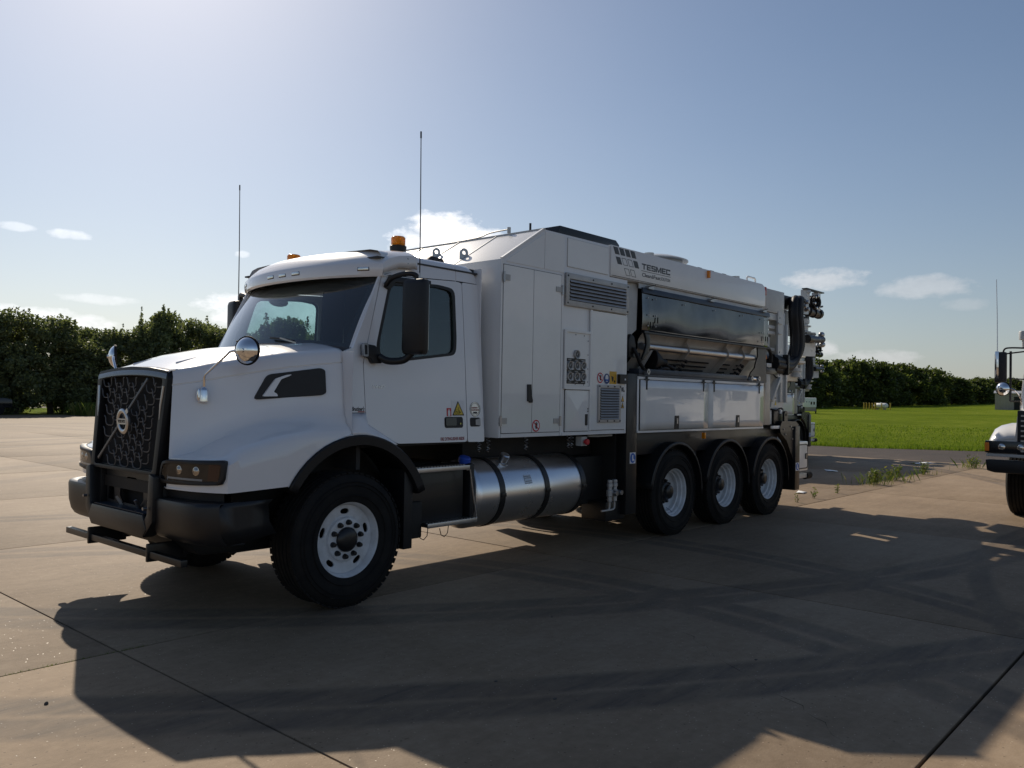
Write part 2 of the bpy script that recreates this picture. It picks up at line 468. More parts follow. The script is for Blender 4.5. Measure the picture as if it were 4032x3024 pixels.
def ground_mat(name, base, dark, light, tyre_bands=(), rough=0.75, stain=(0.12, 0.09, 0.065), agg=90.0, bumpd=0.004):
    m, nt, b = newmat(name)
    N, L = nt.nodes, nt.links
    E = lambda op, a, b_=None, c=None, clamp=False: nm(N, L, op, a, b_, c, clamp)
    geo = N.new('ShaderNodeNewGeometry')
    def noise(scale, detail=6, rough_=0.6, vec=None):
        n = N.new('ShaderNodeTexNoise')
        n.inputs['Scale'].default_value = scale; n.inputs['Detail'].default_value = detail; n.inputs['Roughness'].default_value = rough_
        L.new(vec or geo.outputs['Position'], n.inputs['Vector'])
        return n.outputs['Fac']
    big, mid, fine, grit = noise(0.22, 4), noise(1.3, 7, 0.65), noise(14, 5, 0.7), noise(agg, 3, 0.6)
    # brushed streaks along one direction
    mp = N.new('ShaderNodeMapping'); mp.inputs['Scale'].default_value = (0.7, 5.0, 1.0)
    mp.inputs['Rotation'].default_value = (0, 0, rad(34))
    L.new(geo.outputs['Position'], mp.inputs['Vector'])
    streak = noise(1.1, 6, 0.7, mp.outputs[0])
    v = E('ADD', E('MULTIPLY', big, 0.28), E('MULTIPLY', mid, 0.28))
    v = E('ADD', v, E('MULTIPLY', fine, 0.24)); v = E('ADD', v, E('MULTIPLY', streak, 0.20))
    r = N.new('ShaderNodeValToRGB')
    r.color_ramp.elements[0].position = 0.40; r.color_ramp.elements[0].color = (*dark, 1)
    r.color_ramp.elements[1].position = 0.60; r.color_ramp.elements[1].color = (*light, 1)
    e = r.color_ramp.elements.new(0.5); e.color = (*base, 1)
    L.new(v, r.inputs[0])
    col = r.outputs[0]
    def mix(fac, a, bc):
        n = N.new('ShaderNodeMix'); n.data_type = 'RGBA'
        L.new(fac, n.inputs[0]); L.new(a, n.inputs[6]); n.inputs[7].default_value = (*bc, 1)
        return n.outputs[2]
    # each slab has weathered to a slightly different tone
    oi = N.new('ShaderNodeObjectInfo')
    hs = N.new('ShaderNodeHueSaturation')
    L.new(E('MULTIPLY_ADD', oi.outputs['Random'], 0.14, 0.93), hs.inputs['Value'])
    L.new(col, hs.inputs['Color']); col = hs.outputs[0]
    # pale aggregate and dark grit
    gr = E('MULTIPLY', E('SUBTRACT', grit, 0.66, clamp=True), 3.0, clamp=True)
    col = mix(gr, col, tuple(min(1, c*1.5) for c in light))
    gd = E('MULTIPLY', E('SUBTRACT', 0.36, grit, clamp=True), 3.0, clamp=True)
    col = mix(gd, col, tuple(c*0.5 for c in dark))
    # glints painted in as pale, smoother specks; dark pits
    vo = N.new('ShaderNodeTexVoronoi'); vo.inputs['Scale'].default_value = 38.0
    L.new(geo.outputs['Position'], vo.inputs['Vector'])
    sc_ = N.new('ShaderNodeSeparateColor'); L.new(vo.outputs['Color'], sc_.inputs[0])
    glint_speck = E('MULTIPLY', E('LESS_THAN', vo.outputs['Distance'], 0.16), E('GREATER_THAN', sc_.outputs[0], 0.80))
    pit = E('MULTIPLY', E('LESS_THAN', vo.outputs['Distance'], 0.22), E('LESS_THAN', sc_.outputs[1], 0.10))
    col = mix(E('MULTIPLY', pit, 0.55), col, tuple(c*0.35 for c in dark))
    col = mix(E('MULTIPLY', glint_speck, 0.40), col, tuple(min(.75, c*2.0) for c in light))
    # old stains
    st = E('MULTIPLY', E('SUBTRACT', noise(0.55, 8, 0.7), 0.58, clamp=True), 4.0, clamp=True)
    col = mix(E('MULTIPLY', st, 0.55), col, stain)
    # rubber tyre tracks
    if tyre_bands:
        sp = N.new('ShaderNodeSeparateXYZ'); L.new(geo.outputs['Position'], sp.inputs[0])
        tot = None
        wob = E('MULTIPLY', E('SUBTRACT', mid, 0.5), 0.10)
        for (cx, cy, R, w, amt) in tyre_bands:
            dx, dy = E('SUBTRACT', sp.outputs[0], cx), E('SUBTRACT', sp.outputs[1], cy)
            q = E('SQRT', E('ADD', E('MULTIPLY', dx, dx), E('MULTIPLY', dy, dy)))
            dd = E('ABSOLUTE', E('ADD', E('SUBTRACT', q, R), wob))
            k = E('MULTIPLY', E('SUBTRACT', 1.0, E('DIVIDE', dd, w), clamp=True), 2.2, clamp=True)
            k = E('MULTIPLY', k, E('MULTIPLY', E('ADD', 0.12, E('MULTIPLY', E('SUBTRACT', streak, 0.30, clamp=True), 2.2)), amt), clamp=True)
            tot = k if tot is None else E('MAXIMUM', tot, k)
        col = mix(tot, col, (0.045, 0.040, 0.038))
    L.new(col, b.inputs['Base Color'])
    L.new(E('SUBTRACT', rough, E('MULTIPLY', glint_speck, 0.45)), b.inputs['Roughness'])
    b.inputs['Specular IOR Level'].default_value = 0.22
    bp = N.new('ShaderNodeBump'); bp.inputs['Strength'].default_value = 0.8; bp.inputs['Distance'].default_value = bumpd
    L.new(E('ADD', E('MULTIPLY', grit, 0.6), E('MULTIPLY', fine, 0.6)), bp.inputs['Height'])
    L.new(bp.outputs[0], b.inputs['Normal'])
    return m

bands = []
def band(a, b_, c, off, w=0.16, amt=0.75):
    x, y, R = circle3(a, b_, c)
    for o in off: bands.append((x, y, R+o, w, amt))
band((-1.95, 1.70), (1.0, -0.88), (6.0, -2.98), (0.0, 0.30), 0.17, 0.65)
band((-2.55, -0.45), (-0.45, -2.15), (2.9, -4.12), (0.0, 0.30), 0.18, 0.8)
band((4.35, -0.1), (3.92, -2.62), (3.2, -4.05), (0.0, 0.30), 0.15, 0.65)
band((1.95, -1.5), (1.70, -2.9), (0.95, -4.45), (0.0, 0.34), 0.16, 0.6)
band((6.0, -3.2), (4.6, -3.5), (3.4, -3.9), (0.0,), 0.14, 0.6)
band((-6, 14), (2, 20), (14, 25), (0.0, 1.9), 0.35, 0.5)
band((-8, 11), (0, 13), (10, 30), (0.0, 1.9), 0.35, 0.4)
ground_mat('concrete', (0.245, 0.178, 0.115), (0.185, 0.132, 0.083), (0.305, 0.228, 0.153), bands)
ground_mat('asphalt', (0.060, 0.046, 0.038), (0.042, 0.034, 0.029), (0.082, 0.064, 0.052), (), 0.8, (0.14, 0.10, 0.07), 60.0)
ground_mat('soil', (0.10, 0.085, 0.05), (0.06, 0.06, 0.03), (0.15, 0.13, 0.08), (), 0.9, (0.05, 0.06, 0.02), 20.0)
ground_mat('joint_filler', (0.035, 0.030, 0.022), (0.02, 0.018, 0.014), (0.055, 0.046, 0.032), (), 0.95, (0.03, 0.035, 0.015), 40.0)

def field_z(x):
    dx = max(0.0, x-29.5)
    return 0.0045*dx + 0.000017*dx*dx

# wide ground to the horizon, just under everything else
g = B()
xs = [-1500, -400, -120, -40, 0, 29, 45, 70, 100, 140, 190, 250, 320, 420, 600, 1500]
ys = [-1500, -400, -120, -40, 0, 60, 120, 400, 1500]
def gz(x, y):
    return -0.09 + field_z(min(x, 420))
g.grid([[(x, y, gz(x, y)) for x in xs] for y in ys])
tag(g.build('ground', 'soil', smooth=0), kind='structure')

# concrete apron: a bed with the slabs lying on it, joints open between them
JX0, JY0, SX, SY, GAP = -1.73, 0.10, 4.63, 4.30, 0.024
apron = B().grid([[(x, y, -0.035) for x in (-70, -20, 22.6)] for y in (-60, 0, 53.5)]).build('concrete_apron', 'joint_filler', smooth=0)
tag(apron, kind='structure')
GX, GY = 0.013, 0.018
sb = B().box(GX/2, SX-GX/2, GY/2, SY-GY/2, -0.03, 0.0)
slab = sb.build('slab', 'concrete', apron, bevel=0.006, smooth=30)
first = True
for i in range(-3, 5):
    for j in range(-3, 7):
        x, y = JX0+i*SX, JY0+j*SY
        if x+SX > 22.0: continue
        dz = random.uniform(-0.002, 0.002)
        if first: slab.location = (x, y, dz); first = False
        else: clone(slab, apron, (x, y, dz))
# farther concrete where the joints can no longer be told apart
x0, x1 = JX0-3*SX, JX0+5*SX
y0, y1 = JY0-3*SY, JY0+7*SY
fb = B()
for (a, b_, c, d) in ((-70, x0-GAP, -60, 53.5), (x0, 22.6, y1, 53.5), (x0, 22.6, -60, y0-GAP), (21.45, 22.6, y0, y1-GAP)):
    fb.box(a, b_, c, d, -0.03, -0.002)
fs = fb.build('paving', 'concrete', apron, smooth=0); tag(fs, kind='stuff')

# asphalt lane beyond the apron, its edge running slightly askew
rd = B().prism([(22.6, -60), (31.5, -60), (30.9, 1.0), (28.2, 5.9), (27.6, 53.5), (22.6, 53.5)], -0.03, -0.006, 'z')
tag(rd.build('asphalt_lane', 'asphalt', smooth=0), kind='structure')

# grass field rising gently
def grass_mat():
    m, nt, b = newmat('grass_ground')
    N, L = nt.nodes, nt.links
    geo = N.new('ShaderNodeNewGeometry')
    def noise(s, d=6):
        n = N.new('ShaderNodeTexNoise'); n.inputs['Scale'].default_value = s; n.inputs['Detail'].default_value = d; n.inputs['Roughness'].default_value = .65
        L.new(geo.outputs['Position'], n.inputs['Vector']); return n.outputs['Fac']
    v = nm(N, L, 'ADD', nm(N, L, 'MULTIPLY', noise(0.07, 4), 0.4), nm(N, L, 'ADD', nm(N, L, 'MULTIPLY', noise(0.9), 0.35), nm(N, L, 'MULTIPLY', noise(9), 0.25)))
    r = N.new('ShaderNodeValToRGB')
    for p, c in ((0.36, (0.065, 0.10, 0.005)), (0.5, (0.125, 0.175, 0.010)), (0.64, (0.21, 0.24, 0.03))):
        e = r.color_ramp.elements.new(p); e.color = (*c, 1)
    r.color_ramp.elements.remove(r.color_ramp.elements[0]); r.color_ramp.elements.remove(r.color_ramp.elements[-1])
    L.new(v, r.inputs[0]); L.new(r.outputs[0], b.inputs['Base Color'])
    b.inputs['Roughness'].default_value = 0.95; b.inputs['Specular IOR Level'].default_value = 0.02
    bp = N.new('ShaderNodeBump'); bp.inputs['Strength'].default_value = 1; bp.inputs['Distance'].default_value = 0.15
    L.new(noise(5), bp.inputs['Height']); L.new(bp.outputs[0], b.inputs['Normal'])
grass_mat()
def edge_x(y):
    if y < 1.0: return 31.5+(y+60)/61*(-.6)
    if y < 5.9: return 30.9-(y-1)/4.9*2.7
    return 28.2-(y-5.9)/47*.6
fb = B()
rows = []
for y in [-60, -30, -10, 1.0, 3.4, 5.9, 12, 25, 40, 58, 75]:
    ex = edge_x(y)
    rows.append([(ex+d, y, -0.02+field_z(ex+d)+(.03 if d > .1 else 0)) for d in (0, .4, 4, 10, 20, 35, 55, 80, 110, 150, 200, 260, 330, 400)])
fb.grid(rows)
tag(fb.build('grass_field', 'grass_ground', smooth=60), kind='structure')
# verge under the trees on the far side of the apron
tag(B().grid([[(x, y, -0.02) for x in (-70, 0, 28)] for y in (53.4, 75)]).build('verge', 'grass_ground', smooth=0), kind='structure')

def leafmat(name, cols, trans=0.35):
    m, nt, b = newmat(name)
    N, L = nt.nodes, nt.links
    out = [n for n in N if n.type == 'OUTPUT_MATERIAL'][0]
    geo = N.new('ShaderNodeNewGeometry')
    r = N.new('ShaderNodeValToRGB')
    for k, c in enumerate(cols):
        e = r.color_ramp.elements.new(0.1+0.8*k/(len(cols)-1)); e.color = (*c, 1)
    r.color_ramp.elements.remove(r.color_ramp.elements[0]); r.color_ramp.elements.remove(r.color_ramp.elements[-1])
    L.new(geo.outputs['Random Per Island'], r.inputs[0])
    L.new(r.outputs[0], b.inputs['Base Color'])
    b.inputs['Roughness'].default_value = 0.55
    b.inputs['Specular IOR Level'].default_value = 0.25
    tl = N.new('ShaderNodeBsdfTranslucent')
    g2 = N.new('ShaderNodeMix'); g2.data_type = 'RGBA'; g2.blend_type = 'MULTIPLY'; g2.inputs[0].default_value = 1
    L.new(r.outputs[0], g2.inputs[6]); g2.inputs[7].default_value = (1.3, 1.35, 0.7, 1)
    L.new(g2.outputs[2], tl.inputs[0])
    mx = N.new('ShaderNodeMixShader'); mx.inputs[0].default_value = trans
    L.new(b.outputs[0], mx.inputs[1]); L.new(tl.outputs[0], mx.inputs[2])
    L.new(mx.outputs[0], out.inputs['Surface'])
leafmat('grass_blade', [(0.055, 0.098, 0.006), (0.105, 0.17, 0.010), (0.17, 0.215, 0.03)], 0.45)
leafmat('leaf', [(0.10, 0.125, 0.075), (0.15, 0.175, 0.09), (0.225, 0.25, 0.11)], 0.38)  # lifted paler and bluer than leaf_far to stand for lens flare
leafmat('leaf_far', [(0.05, 0.068, 0.026), (0.08, 0.105, 0.034), (0.13, 0.155, 0.046)], 0.42)
leafmat('weed_leaf', [(0.07, 0.11, 0.02), (0.12, 0.17, 0.04), (0.22, 0.21, 0.07)], 0.4)
pbr('bark', (0.07, 0.055, 0.04), 0.9, bump=0.6, bscale=14, var=0.4, vscale=6)

# grass blades in the strip of the field one can make out
gb = B()
rnd = random.Random(3)
def blade(bld, x, y, z, h, w, ang, lean):
    dx, dy = math.cos(ang), math.sin(ang)
    lx, ly = -dy*lean, dx*lean
    bld.v += [(x-dx*w, y-dy*w, z), (x+dx*w, y+dy*w, z), (x+lx*h*.4, y+ly*h*.4, z+h*.6), (x+lx*h, y+ly*h, z+h)]
    o = len(bld.v)-4
    bld.f += [[o, o+1, o+2], [o+2, o+1, o+3]]; bld.mi += [0, 0]
for k in range(30000):
    d = rnd.random()**2.0*30
    y = rnd.uniform(-8, 16+d*.4)
    ex = edge_x(y)
    x = ex + d + rnd.uniform(-.12, .05)
    blade(gb, x, y, -0.02+field_z(x), rnd.uniform(.05, .16)*(1.5 if d < .5 else 1), rnd.uniform(.008, .02)*(1+d*.06), rnd.uniform(0, 6.28), rnd.uniform(-.5, .5))
tag(gb.build('grass', 'grass_blade', smooth=0, double=False), 'short green grass along the near edge of the field', 'grass', kind='stuff')
# ================================================================ the trenching truck
truck = empty('truck', (0, 0, 0))
tag(truck, 'white three-axle-rear vacuum truck with bonnet cab, parked nearest the camera', 'truck', 'white vacuum trucks')
CY = 1.22
def mir(y, s): return CY - s*(CY-y)          # s=1 near side, -1 far side
def ys(z): return 0.06+0.075*(z-1.26)        # lean of the cab side
SIDES = (1, -1)

# ---------------- wheels
def tyre_profile(R, hw, rim):
    # (radius, offset) closed profile; offset 0 = outer face
    pr = [(rim, 0.012), (rim+.03, 0.0), (R-.13, -0.012), (R-.06, -0.004), (R-.018, 0.012), (R, 0.032)]
    n = 5; w = 2*hw
    for k in range(1, n):
        c = 0.032+(w-0.064)*k/n
        pr += [(R, c-.009), (R-.014, c-.006), (R-.014, c+.006), (R, c+.009)]
    pr += [(R, w-.032), (R-.018, w-.012), (R-.06, w+.004), (R-.13, w+.012), (rim+.03, w), (rim, w-.012)]
    return pr
def make_wheel(kind, parent, x, y, s):
    R, hw, rim = 0.53, 0.155 if kind == 'steer' else 0.145, 0.298
    w = empty('wheel', (x, y, R), parent)
    w.rotation_euler = (0, 0, 0 if s > 0 else math.pi)
    y0 = -0.03
    t = B().lathe(tyre_profile(R, hw, rim), (0, y0, 0), (0, 1, 0), 72, closed=True)
    # tread lugs
    for k in range(56):
        a = 2*math.pi*k/56
        ca, sa = math.cos(a), math.sin(a)
        for yy in (y0+.03, y0+2*hw-.03):
            t.obox(((R-.002)*ca, yy, (R-.002)*sa), (ca, 0, sa), (0, 1, 0), (-sa, 0, ca), .006, .018, .021)
    for rr in (R-.07, R-.10, rim+.055):
        t.lathe([(rr-.004, y0-.010), (rr, y0-.016), (rr+.004, y0-.010)], (0, 0, 0), (0, 1, 0), 72)
    t.build('tyre', 'rubber', w, smooth=40)
    if kind == 'steer':
        # disc wheel, five hand holes, ten studs
        r = B().lathe([(.302, .0), (.306, -.010), (.298, -.016), (.288, -.006), (.276, .035), (.268, .075), (.300, .11), (.300, .125), (.258, .09)], (0, 0, 0), (0, 1, 0), 64)
        holes = []
        for k in range(5):
            a = rad(36+72*k-18)
            hp = []
            for j in range(16):
                q = 2*math.pi*j/16
                rr = .222+.022*math.sin(q); aa = a+.042/.222*math.copysign(abs(math.cos(q))**.7, math.cos(q))
                hp.append((rr*math.cos(aa), rr*math.sin(aa)))
            holes.append(hp)
        def disc(u, v, q):
            rr = math.hypot(u, v)
            if rr > .175: yy = .052-(rr-.175)*.05
            else: yy = .025+.0*rr
            return (u, yy+q, v)
        r.plate(circ(0, 0, .272, 60), holes, lambda u, v, q: (u, .046+q, v), .012)
        r.lathe([(.19, .046), (.178, .040), (.170, .020), (.160, .016), (.085, .016), (.085, .05)], (0, 0, 0), (0, 1, 0), 60)
        r.build('rim', 'rim_paint', w, smooth=40)
        B().lathe([(.0, -.030), (.055, -.030), (.085, -.018), (.098, .0), (.098, .05)], (0, 0, 0), (0, 1, 0), 40).build('hub_cap', 'black_paint', w)
        nt_ = B().lathe([(.0, -.022), (.014, -.020), (.019, -.008), (.0225, .010), (.0225, .02)], (0, 0, 0), (0, 1, 0), 14)
        nut = None
        for k in range(10):
            a = rad(36*k+12); p = (.135*math.cos(a), 0, .135*math.sin(a))
            if nut is None: nut = nt_.build('wheel_nut', 'black_paint', w, loc=p)
            else: clone(nut, w, p)
        B().lathe([(.26, .06), (.26, .20), (.0, .20)], (0, 0, 0), (0, 1, 0), 32).build('brake_drum', 'chassis', w)
    else:
        r = B().lathe([(.304, .0), (.306, -.010), (.298, -.014), (.288, -.004), (.281, .03), (.268, .042), (.262, .080), (.246, .088), (.241, .135), (.228, .150), (.205, .172), (.17, .185), (.12, .185), (.11, .19)], (0, 0, 0), (0, 1, 0), 64)
        r.build('rim', 'rim_paint', w, smooth=28)
        B().lathe([(.0, .030), (.06, .030), (.084, .045), (.090, .085), (.112, .095), (.118, .19)], (0, 0, 0), (0, 1, 0), 32).build('hub_cap', 'black_paint', w)
        nt_ = B().lathe([(.0, .105), (.014, .107), (.019, .125), (.022, .186)], (0, 0, 0), (0, 1, 0), 12)
        nut = None
        for k in range(10):
            a = rad(36*k+5); p = (.137*math.cos(a), 0, .137*math.sin(a))
            if nut is None: nut = nt_.build('wheel_nut', 'black_paint', w, loc=p)
            else: clone(nut, w, p)
        B().tube([(.0, .10, -.20), (.02, .06, -.225), (.02, .03, -.25)], .006, 6).build('valve_stem', 'steel', w)
    return w
def wheel_copy(src, x, y, s):
    c = copy_tree(src, truck)
    c.location = (x, y, .53); c.rotation_euler = (0, 0.37*x, 0) if s > 0 else (0, 0, math.pi)
    return c
wf = make_wheel('steer', truck, 0.0, 0.0, 1)
wheel_copy(wf, 0.0, 2.44, -1)
RX = (5.04, 6.40, 7.76)
wr = make_wheel('drive', truck, RX[0], 0.03, 1)
for k, x in enumerate(RX):
    if k: wheel_copy(wr, x, 0.03, 1)
    wheel_copy(wr, x, 2.41, -1)

# ---------------- chassis
for s in SIDES:
    B().prism([(-.95, .80), (-.6, .72), (8.7, .74), (8.7, 1.02), (-.6, 1.02), (-.95, .96)], mir(.80, s), mir(.88, s), 'y').build('frame_rail', 'chassis', truck, bevel=.004)
cr = B()
for x in (.9, 1.9, 3.0, 4.2, 5.7, 7.1, 8.4): cr.box(x-.05, x+.05, .9, 1.54, .78, .98)
cr.build('crossmember', 'chassis', truck)
for x in (0,)+RX:
    b = B().cyl((x, .3, .53), (x, 2.14, .53), .07, n=14)
    b.ball((x, CY, .53), .20, .22, .20)
    for s in SIDES: b.bar((x-.42, mir(.8, s), .72), (x+.42, mir(.8, s), .72), .08, .10)
    b.build('axle', 'chassis', truck)
eng = B().box(-.75, .25, .85, 1.6, .70, 1.45); eng.box(.25, 1.3, 1.0, 1.45, .62, 1.0); eng.cyl((1.3, CY, .72), (4.9, CY, .62), .06)
eng.build('engine', 'chassis', truck, bevel=.03)
sub = B()
sub.box(1.72, 3.86, .45, 2.0, 1.03, 1.28); sub.box(4.14, 7.9, .25, 2.2, 1.03, 1.28)
sub.box(3.35, 3.9, .30, .78, .48, 1.02);
sub.build('subframe', 'chassis', truck, bevel=.01)

# ---------------- bonnet
def front_x(d): return -1.215+0.17*(abs(d)/1.22)**5
def lerp(a, b_, t): return a+(b_-a)*max(0, min(1, t))
def interp(x, tab):
    if x <= tab[0][0]: return tab[0][1]
    for (a, va), (b_, vb) in zip(tab, tab[1:]):
        if x <= b_: return va+(vb-va)*(x-a)/(b_-a)
    return tab[-1][1]
ARCX, ARCZ, ARCR = 0.10, 0.60, 0.757
DS = [(-1.2145, .600), (-1.0, .665), (-.7, .80), (-.4, .93), (0.03, 1.06)]
ZS = [(-1.2145, 1.832), (-1.0, 1.865), (-.7, 1.93), (-.4, 1.99), (.03, 2.045)]
ZC = [(-1.2145, 1.862), (-1.0, 1.925), (-.7, 2.01), (-.4, 2.07), (.03, 2.125)]
ZFI = [(-1.2145, 1.20), (-1.05, 1.24), (-.9, 1.33), (-.6, 1.46), (-.3, 1.50), (.03, 1.475)]
ZFO = [(-1.2145, 1.19), (-1.05, 1.22), (-.9, 1.30), (-.6, 1.37), (-.3, 1.405), (.03, 1.405)]
def dfen(x):
    if x >= -1.045: return 1.22
    return max(.600, 1.22*max(0, (x+1.215)/.17)**(1/5))
def zbot(x):
    if x < -.554: return interp(x, [(-1.2145, .972), (-1.0, .972), (-.554, .988)])
    return ARCZ+math.sqrt(max(0, ARCR**2-(x-ARCX)**2))
def hood_side_y(x, z, s=1):
    t = (interp(x, ZS)-z)/max(.05, interp(x, ZS)-interp(x, ZFI))
    return mir(CY-(interp(x, DS)+.02+.05*t), s)
XST = [-1.2145, -1.213, -1.209, -1.202, -1.192, -1.178, -1.16, -1.14, -1.115, -1.09, -1.065, -1.045, -1.02, -.98, -.95, -.92, -.86, -.80, -.72, -.64, -.56, -.554, -.53, -.5, -.46, -.40, -.32, -.24, -.16, -.08, .0, .025]
def lean(x, z): return max(0, min(1, (-.85-x)/.36))*.055*(z-1.10)/.74
def hood_section(x):
    ds, zs, zc = interp(x, DS), interp(x, ZS), interp(x, ZC)
    zi, zo, df, zb = interp(x, ZFI), interp(x, ZFO), dfen(x), zbot(x)
    dl = ds+.07
    df = max(df, dl+.005)
    pts = [(0, zc), (ds*.35, zc-.004), (ds*.62, zc-.012), (ds*.80, lerp(zs, zc, .55)), (ds*.90, lerp(zs, zc, .30)), (ds*.96, zs+.012), (ds, zs-.008), (ds+.015, zs-.04)]
    z_split = zs-.105
    pts += [(ds+.02, z_split+.006), (ds+.012, z_split+.003), (ds+.012, z_split-.003), (ds+.02, z_split-.006)]
    for t in (.4, .7, .92): pts.append((ds+.02+.05*t, lerp(z_split, zi, t)))
    w = df-dl
    pts += [(dl+min(.02, w*.2), zi), (dl+w*.25, lerp(zi, zo, .30)), (dl+w*.55, lerp(zi, zo, .68)), (dl+w*.82, zo+.002), (dl+w*.94, zo-.02), (df, zo-.06)]
    for t in (.35, .7, 1.0): pts.append((df+.004*t, lerp(zo-.06, zb, t)))
    pts.append((df-.03, zb+.004))
    return pts
b = B()
for s in SIDES:
    b.grid([[(x+lean(x, z), CY-s*d, z) for d, z in hood_section(x)] for x in XST], flip=(s < 0))
hood = b.build('bonnet', 'cab_paint', truck, smooth=38)
md = hood.modifiers.new('thick', 'SOLIDIFY'); md.thickness = .012; md.offset = -1
# dark gap line in the bonnet side is a groove; wheel-arch lips
for s in SIDES:
    rows = []
    for k in range(27):
        a = rad(151-k*5.0)
        ca, sa = math.cos(a), math.sin(a)
        rows.append([(ARCX+r*ca, mir(y, s), ARCZ+r*sa) for r, y in ((ARCR-.002, -.012), (ARCR-.012, -.022), (ARCR-.075, -.016), (ARCR-.085, .02), (ARCR-.06, .10), (ARCR-.05, .45))])
    fl = B().grid(rows, flip=s < 0).build('wheel_arch', 'black_plastic', truck, smooth=50)
    md = fl.modifiers.new('thick', 'SOLIDIFY'); md.thickness = .012; md.offset = 0
    # splash guard behind the front wheel
    B().box(.60, .70, mir(.02, s), mir(.34, s), .37, 1.05).build('mudflap', 'black_plastic', truck, bevel=.01)
# dark plates added to keep daylight out of the open engine bay
for s in SIDES: B().box(-.75, .80, mir(.47, s), mir(.50, s), .45, 1.5).build('light_block_plate', 'chassis', truck)
# ridge on the bonnet top
for s in SIDES:
    B().tube([(-1.02, mir(.85, s), interp(-1.02, ZC)-.022), (-.86, mir(.83, s), interp(-.86, ZC)-.012)], [.012, .004], 6).build('bonnet_crease', 'cab_paint', truck)

# ---------------- grille
gr = empty('grille', (-1.2, CY, 1.1), truck)
GO = Vector((-1.2, CY, 1.1))
def gx(z): return -1.245+(z-1.09)/(1.80-1.09)*.055
def gp(d, z, off=0):                 # d = sideways, + toward camera side
    return Vector((gx(z)+off, CY-d, z))-GO
def ghw(z): return interp(z, [(1.08, .505), (1.8, .535)])
# surround
out = [(-.615, 1.79), (-.585, 1.835), (-.3, 1.862), (0, 1.872), (.3, 1.862), (.585, 1.835), (.615, 1.79), (.575, 1.055), (-.575, 1.055)]
inn = [(-.535, 1.775), (-.3, 1.792), (0, 1.80), (.3, 1.792), (.535, 1.775), (.515, 1.085), (-.515, 1.085)]
B().plate(rpoly(out, .03), [rpoly(inn, .03)], lambda u, v, w: gp(u, v, w-.012), .08).build('grille_surround', 'grille_black', gr, bevel=.004)
B().plate(inn, [], lambda u, v, w: gp(u*1.01, v, .05+w), .01).build('grille_backing', 'seam', gr)
for s in SIDES:
    B().tube([gp(s*.568, 1.72, -.014), gp(s*.548, 1.58, -.014), gp(s*.545, 1.47, -.012)], [.010, .008, .002], 6).build('trim_strip', 'aluminium', gr)
b = B()
rows = []
for i in range(25):
    d = -.60+1.2*i/24; a = abs(d)/.6
    zt = 1.872-.034*a**2.2
    rows.append([gp(d, zt-.066, -.016), gp(d, zt-.030, -.014), gp(d, zt-.006, .010), gp(d, zt+.004, .05)])
b.grid(rows); b.build('grille_cap', 'grille_trim', gr, smooth=60)
# honeycomb of scallop-shaped loops
cw, ch = .158, .054
def scallop():
    b = B()
    prof = [(-.62, .90), (-.52, .72), (-.5, .45), (-.5, .05), (-.46, -.22), (-.34, -.42), (-.2, -.5), (.2, -.5), (.34, -.42), (.46, -.22), (.5, .05), (.5, .45), (.52, .72), (.62, .90)]
    b.tube([(-(z*ch)*0.0775, -u*cw*.93, z*ch) for u, z in prof], .0048, 6)
    return b
pbr('grille_bar', (0.13, 0.135, 0.145), 0.4, 0.3)
cell = None
rowsn = 15
for i in range(rowsn):
    z = 1.738-i*.0445
    n = 4 if i % 2 else 5
    for k in range(-3, 4):
        d = (k+(.5 if i % 2 else 0))*.224
        if abs(d) > ghw(z)-.08 or abs(d-(.30-(1.775-z)*1.147)) < .075: continue
        # the diagonal bar splits the pattern
        p = gp(d, z, .004)
        if cell is None: cell = scallop().build('scallop', 'grille_bar', gr, loc=p, smooth=60)
        else: clone(cell, gr, p)
B().bar(gp(.30, 1.775, -.012), gp(-.44, 1.13, -.012), .022, .014, (1, 0, 0)).build('diagonal_bar', 'grille_bar', gr, bevel=.004)
# round emblem with the maker's word
ec = gp(-.02, 1.44, -.03)
bm_ = B().lathe([(.064, .012), (.064, -.002), (.074, -.010), (.090, -.010), (.100, -.002), (.100, .012)], (0, 0, 0), (1, 0, .077), 40)
bm_.obox((-.004, 0, 0), (1, 0, .077), (0, 1, 0), (0, 0, 1), .007, .075, .022)
bm_.obox((-.004, -.075, .075), (1, 0, .077), (0, -1, .6), (0, .6, 1), .006, .03, .018)
o = bm_.build('emblem_ring', 'aluminium', gr, loc=ec, smooth=40)
text('emblem_word', 'VOLVO', lambda u, v, w: (-.0115-w-.077*(v-.013), .062-u, v-.013), .124, .026, 'decal_black', gr, .01).location = ec

# ---------------- bumper
def bump_x(d, off=0): return -1.245+.15*(abs(d)/1.235)**14+off
NS = 40
def bumper_profile(x):   # (dx, z)
    return [(x+.14, .908), (x+.005, .906), (x-.012, .898), (x-.020, .875), (x-.014, .74), (x+.006, .66), (x+.034, .618), (x+.06, .602), (x+.18, .600)]
for s in SIDES:
    b = B(); rows = []
    for i in range(NS+1):
        d = s*(.53+.705*math.sin(math.pi/2*i/NS))
        rows.append([(px_, CY-d, z) for px_, z in bumper_profile(bump_x(d))])
    b.grid(rows, flip=s < 0)
    # end return toward the wheel
    b.grid([[(p[0]+q, CY-s*1.235+s*(.0 if q < .3 else .02), p[2]-(0 if p[2] > .7 else -.12*q)) for p in [(bump_x(1.235)+.02, 0, .905), (bump_x(1.235)-.022, 0, .87), (bump_x(1.235)-.01, 0, .70), (bump_x(1.235)+.05, 0, .605)]] for q in (0, .12, .24, .40)])
    bp = b.build('bumper_end', 'bumper_plastic', truck, smooth=45)
    md = bp.modifiers.new('thick', 'SOLIDIFY'); md.thickness = .012
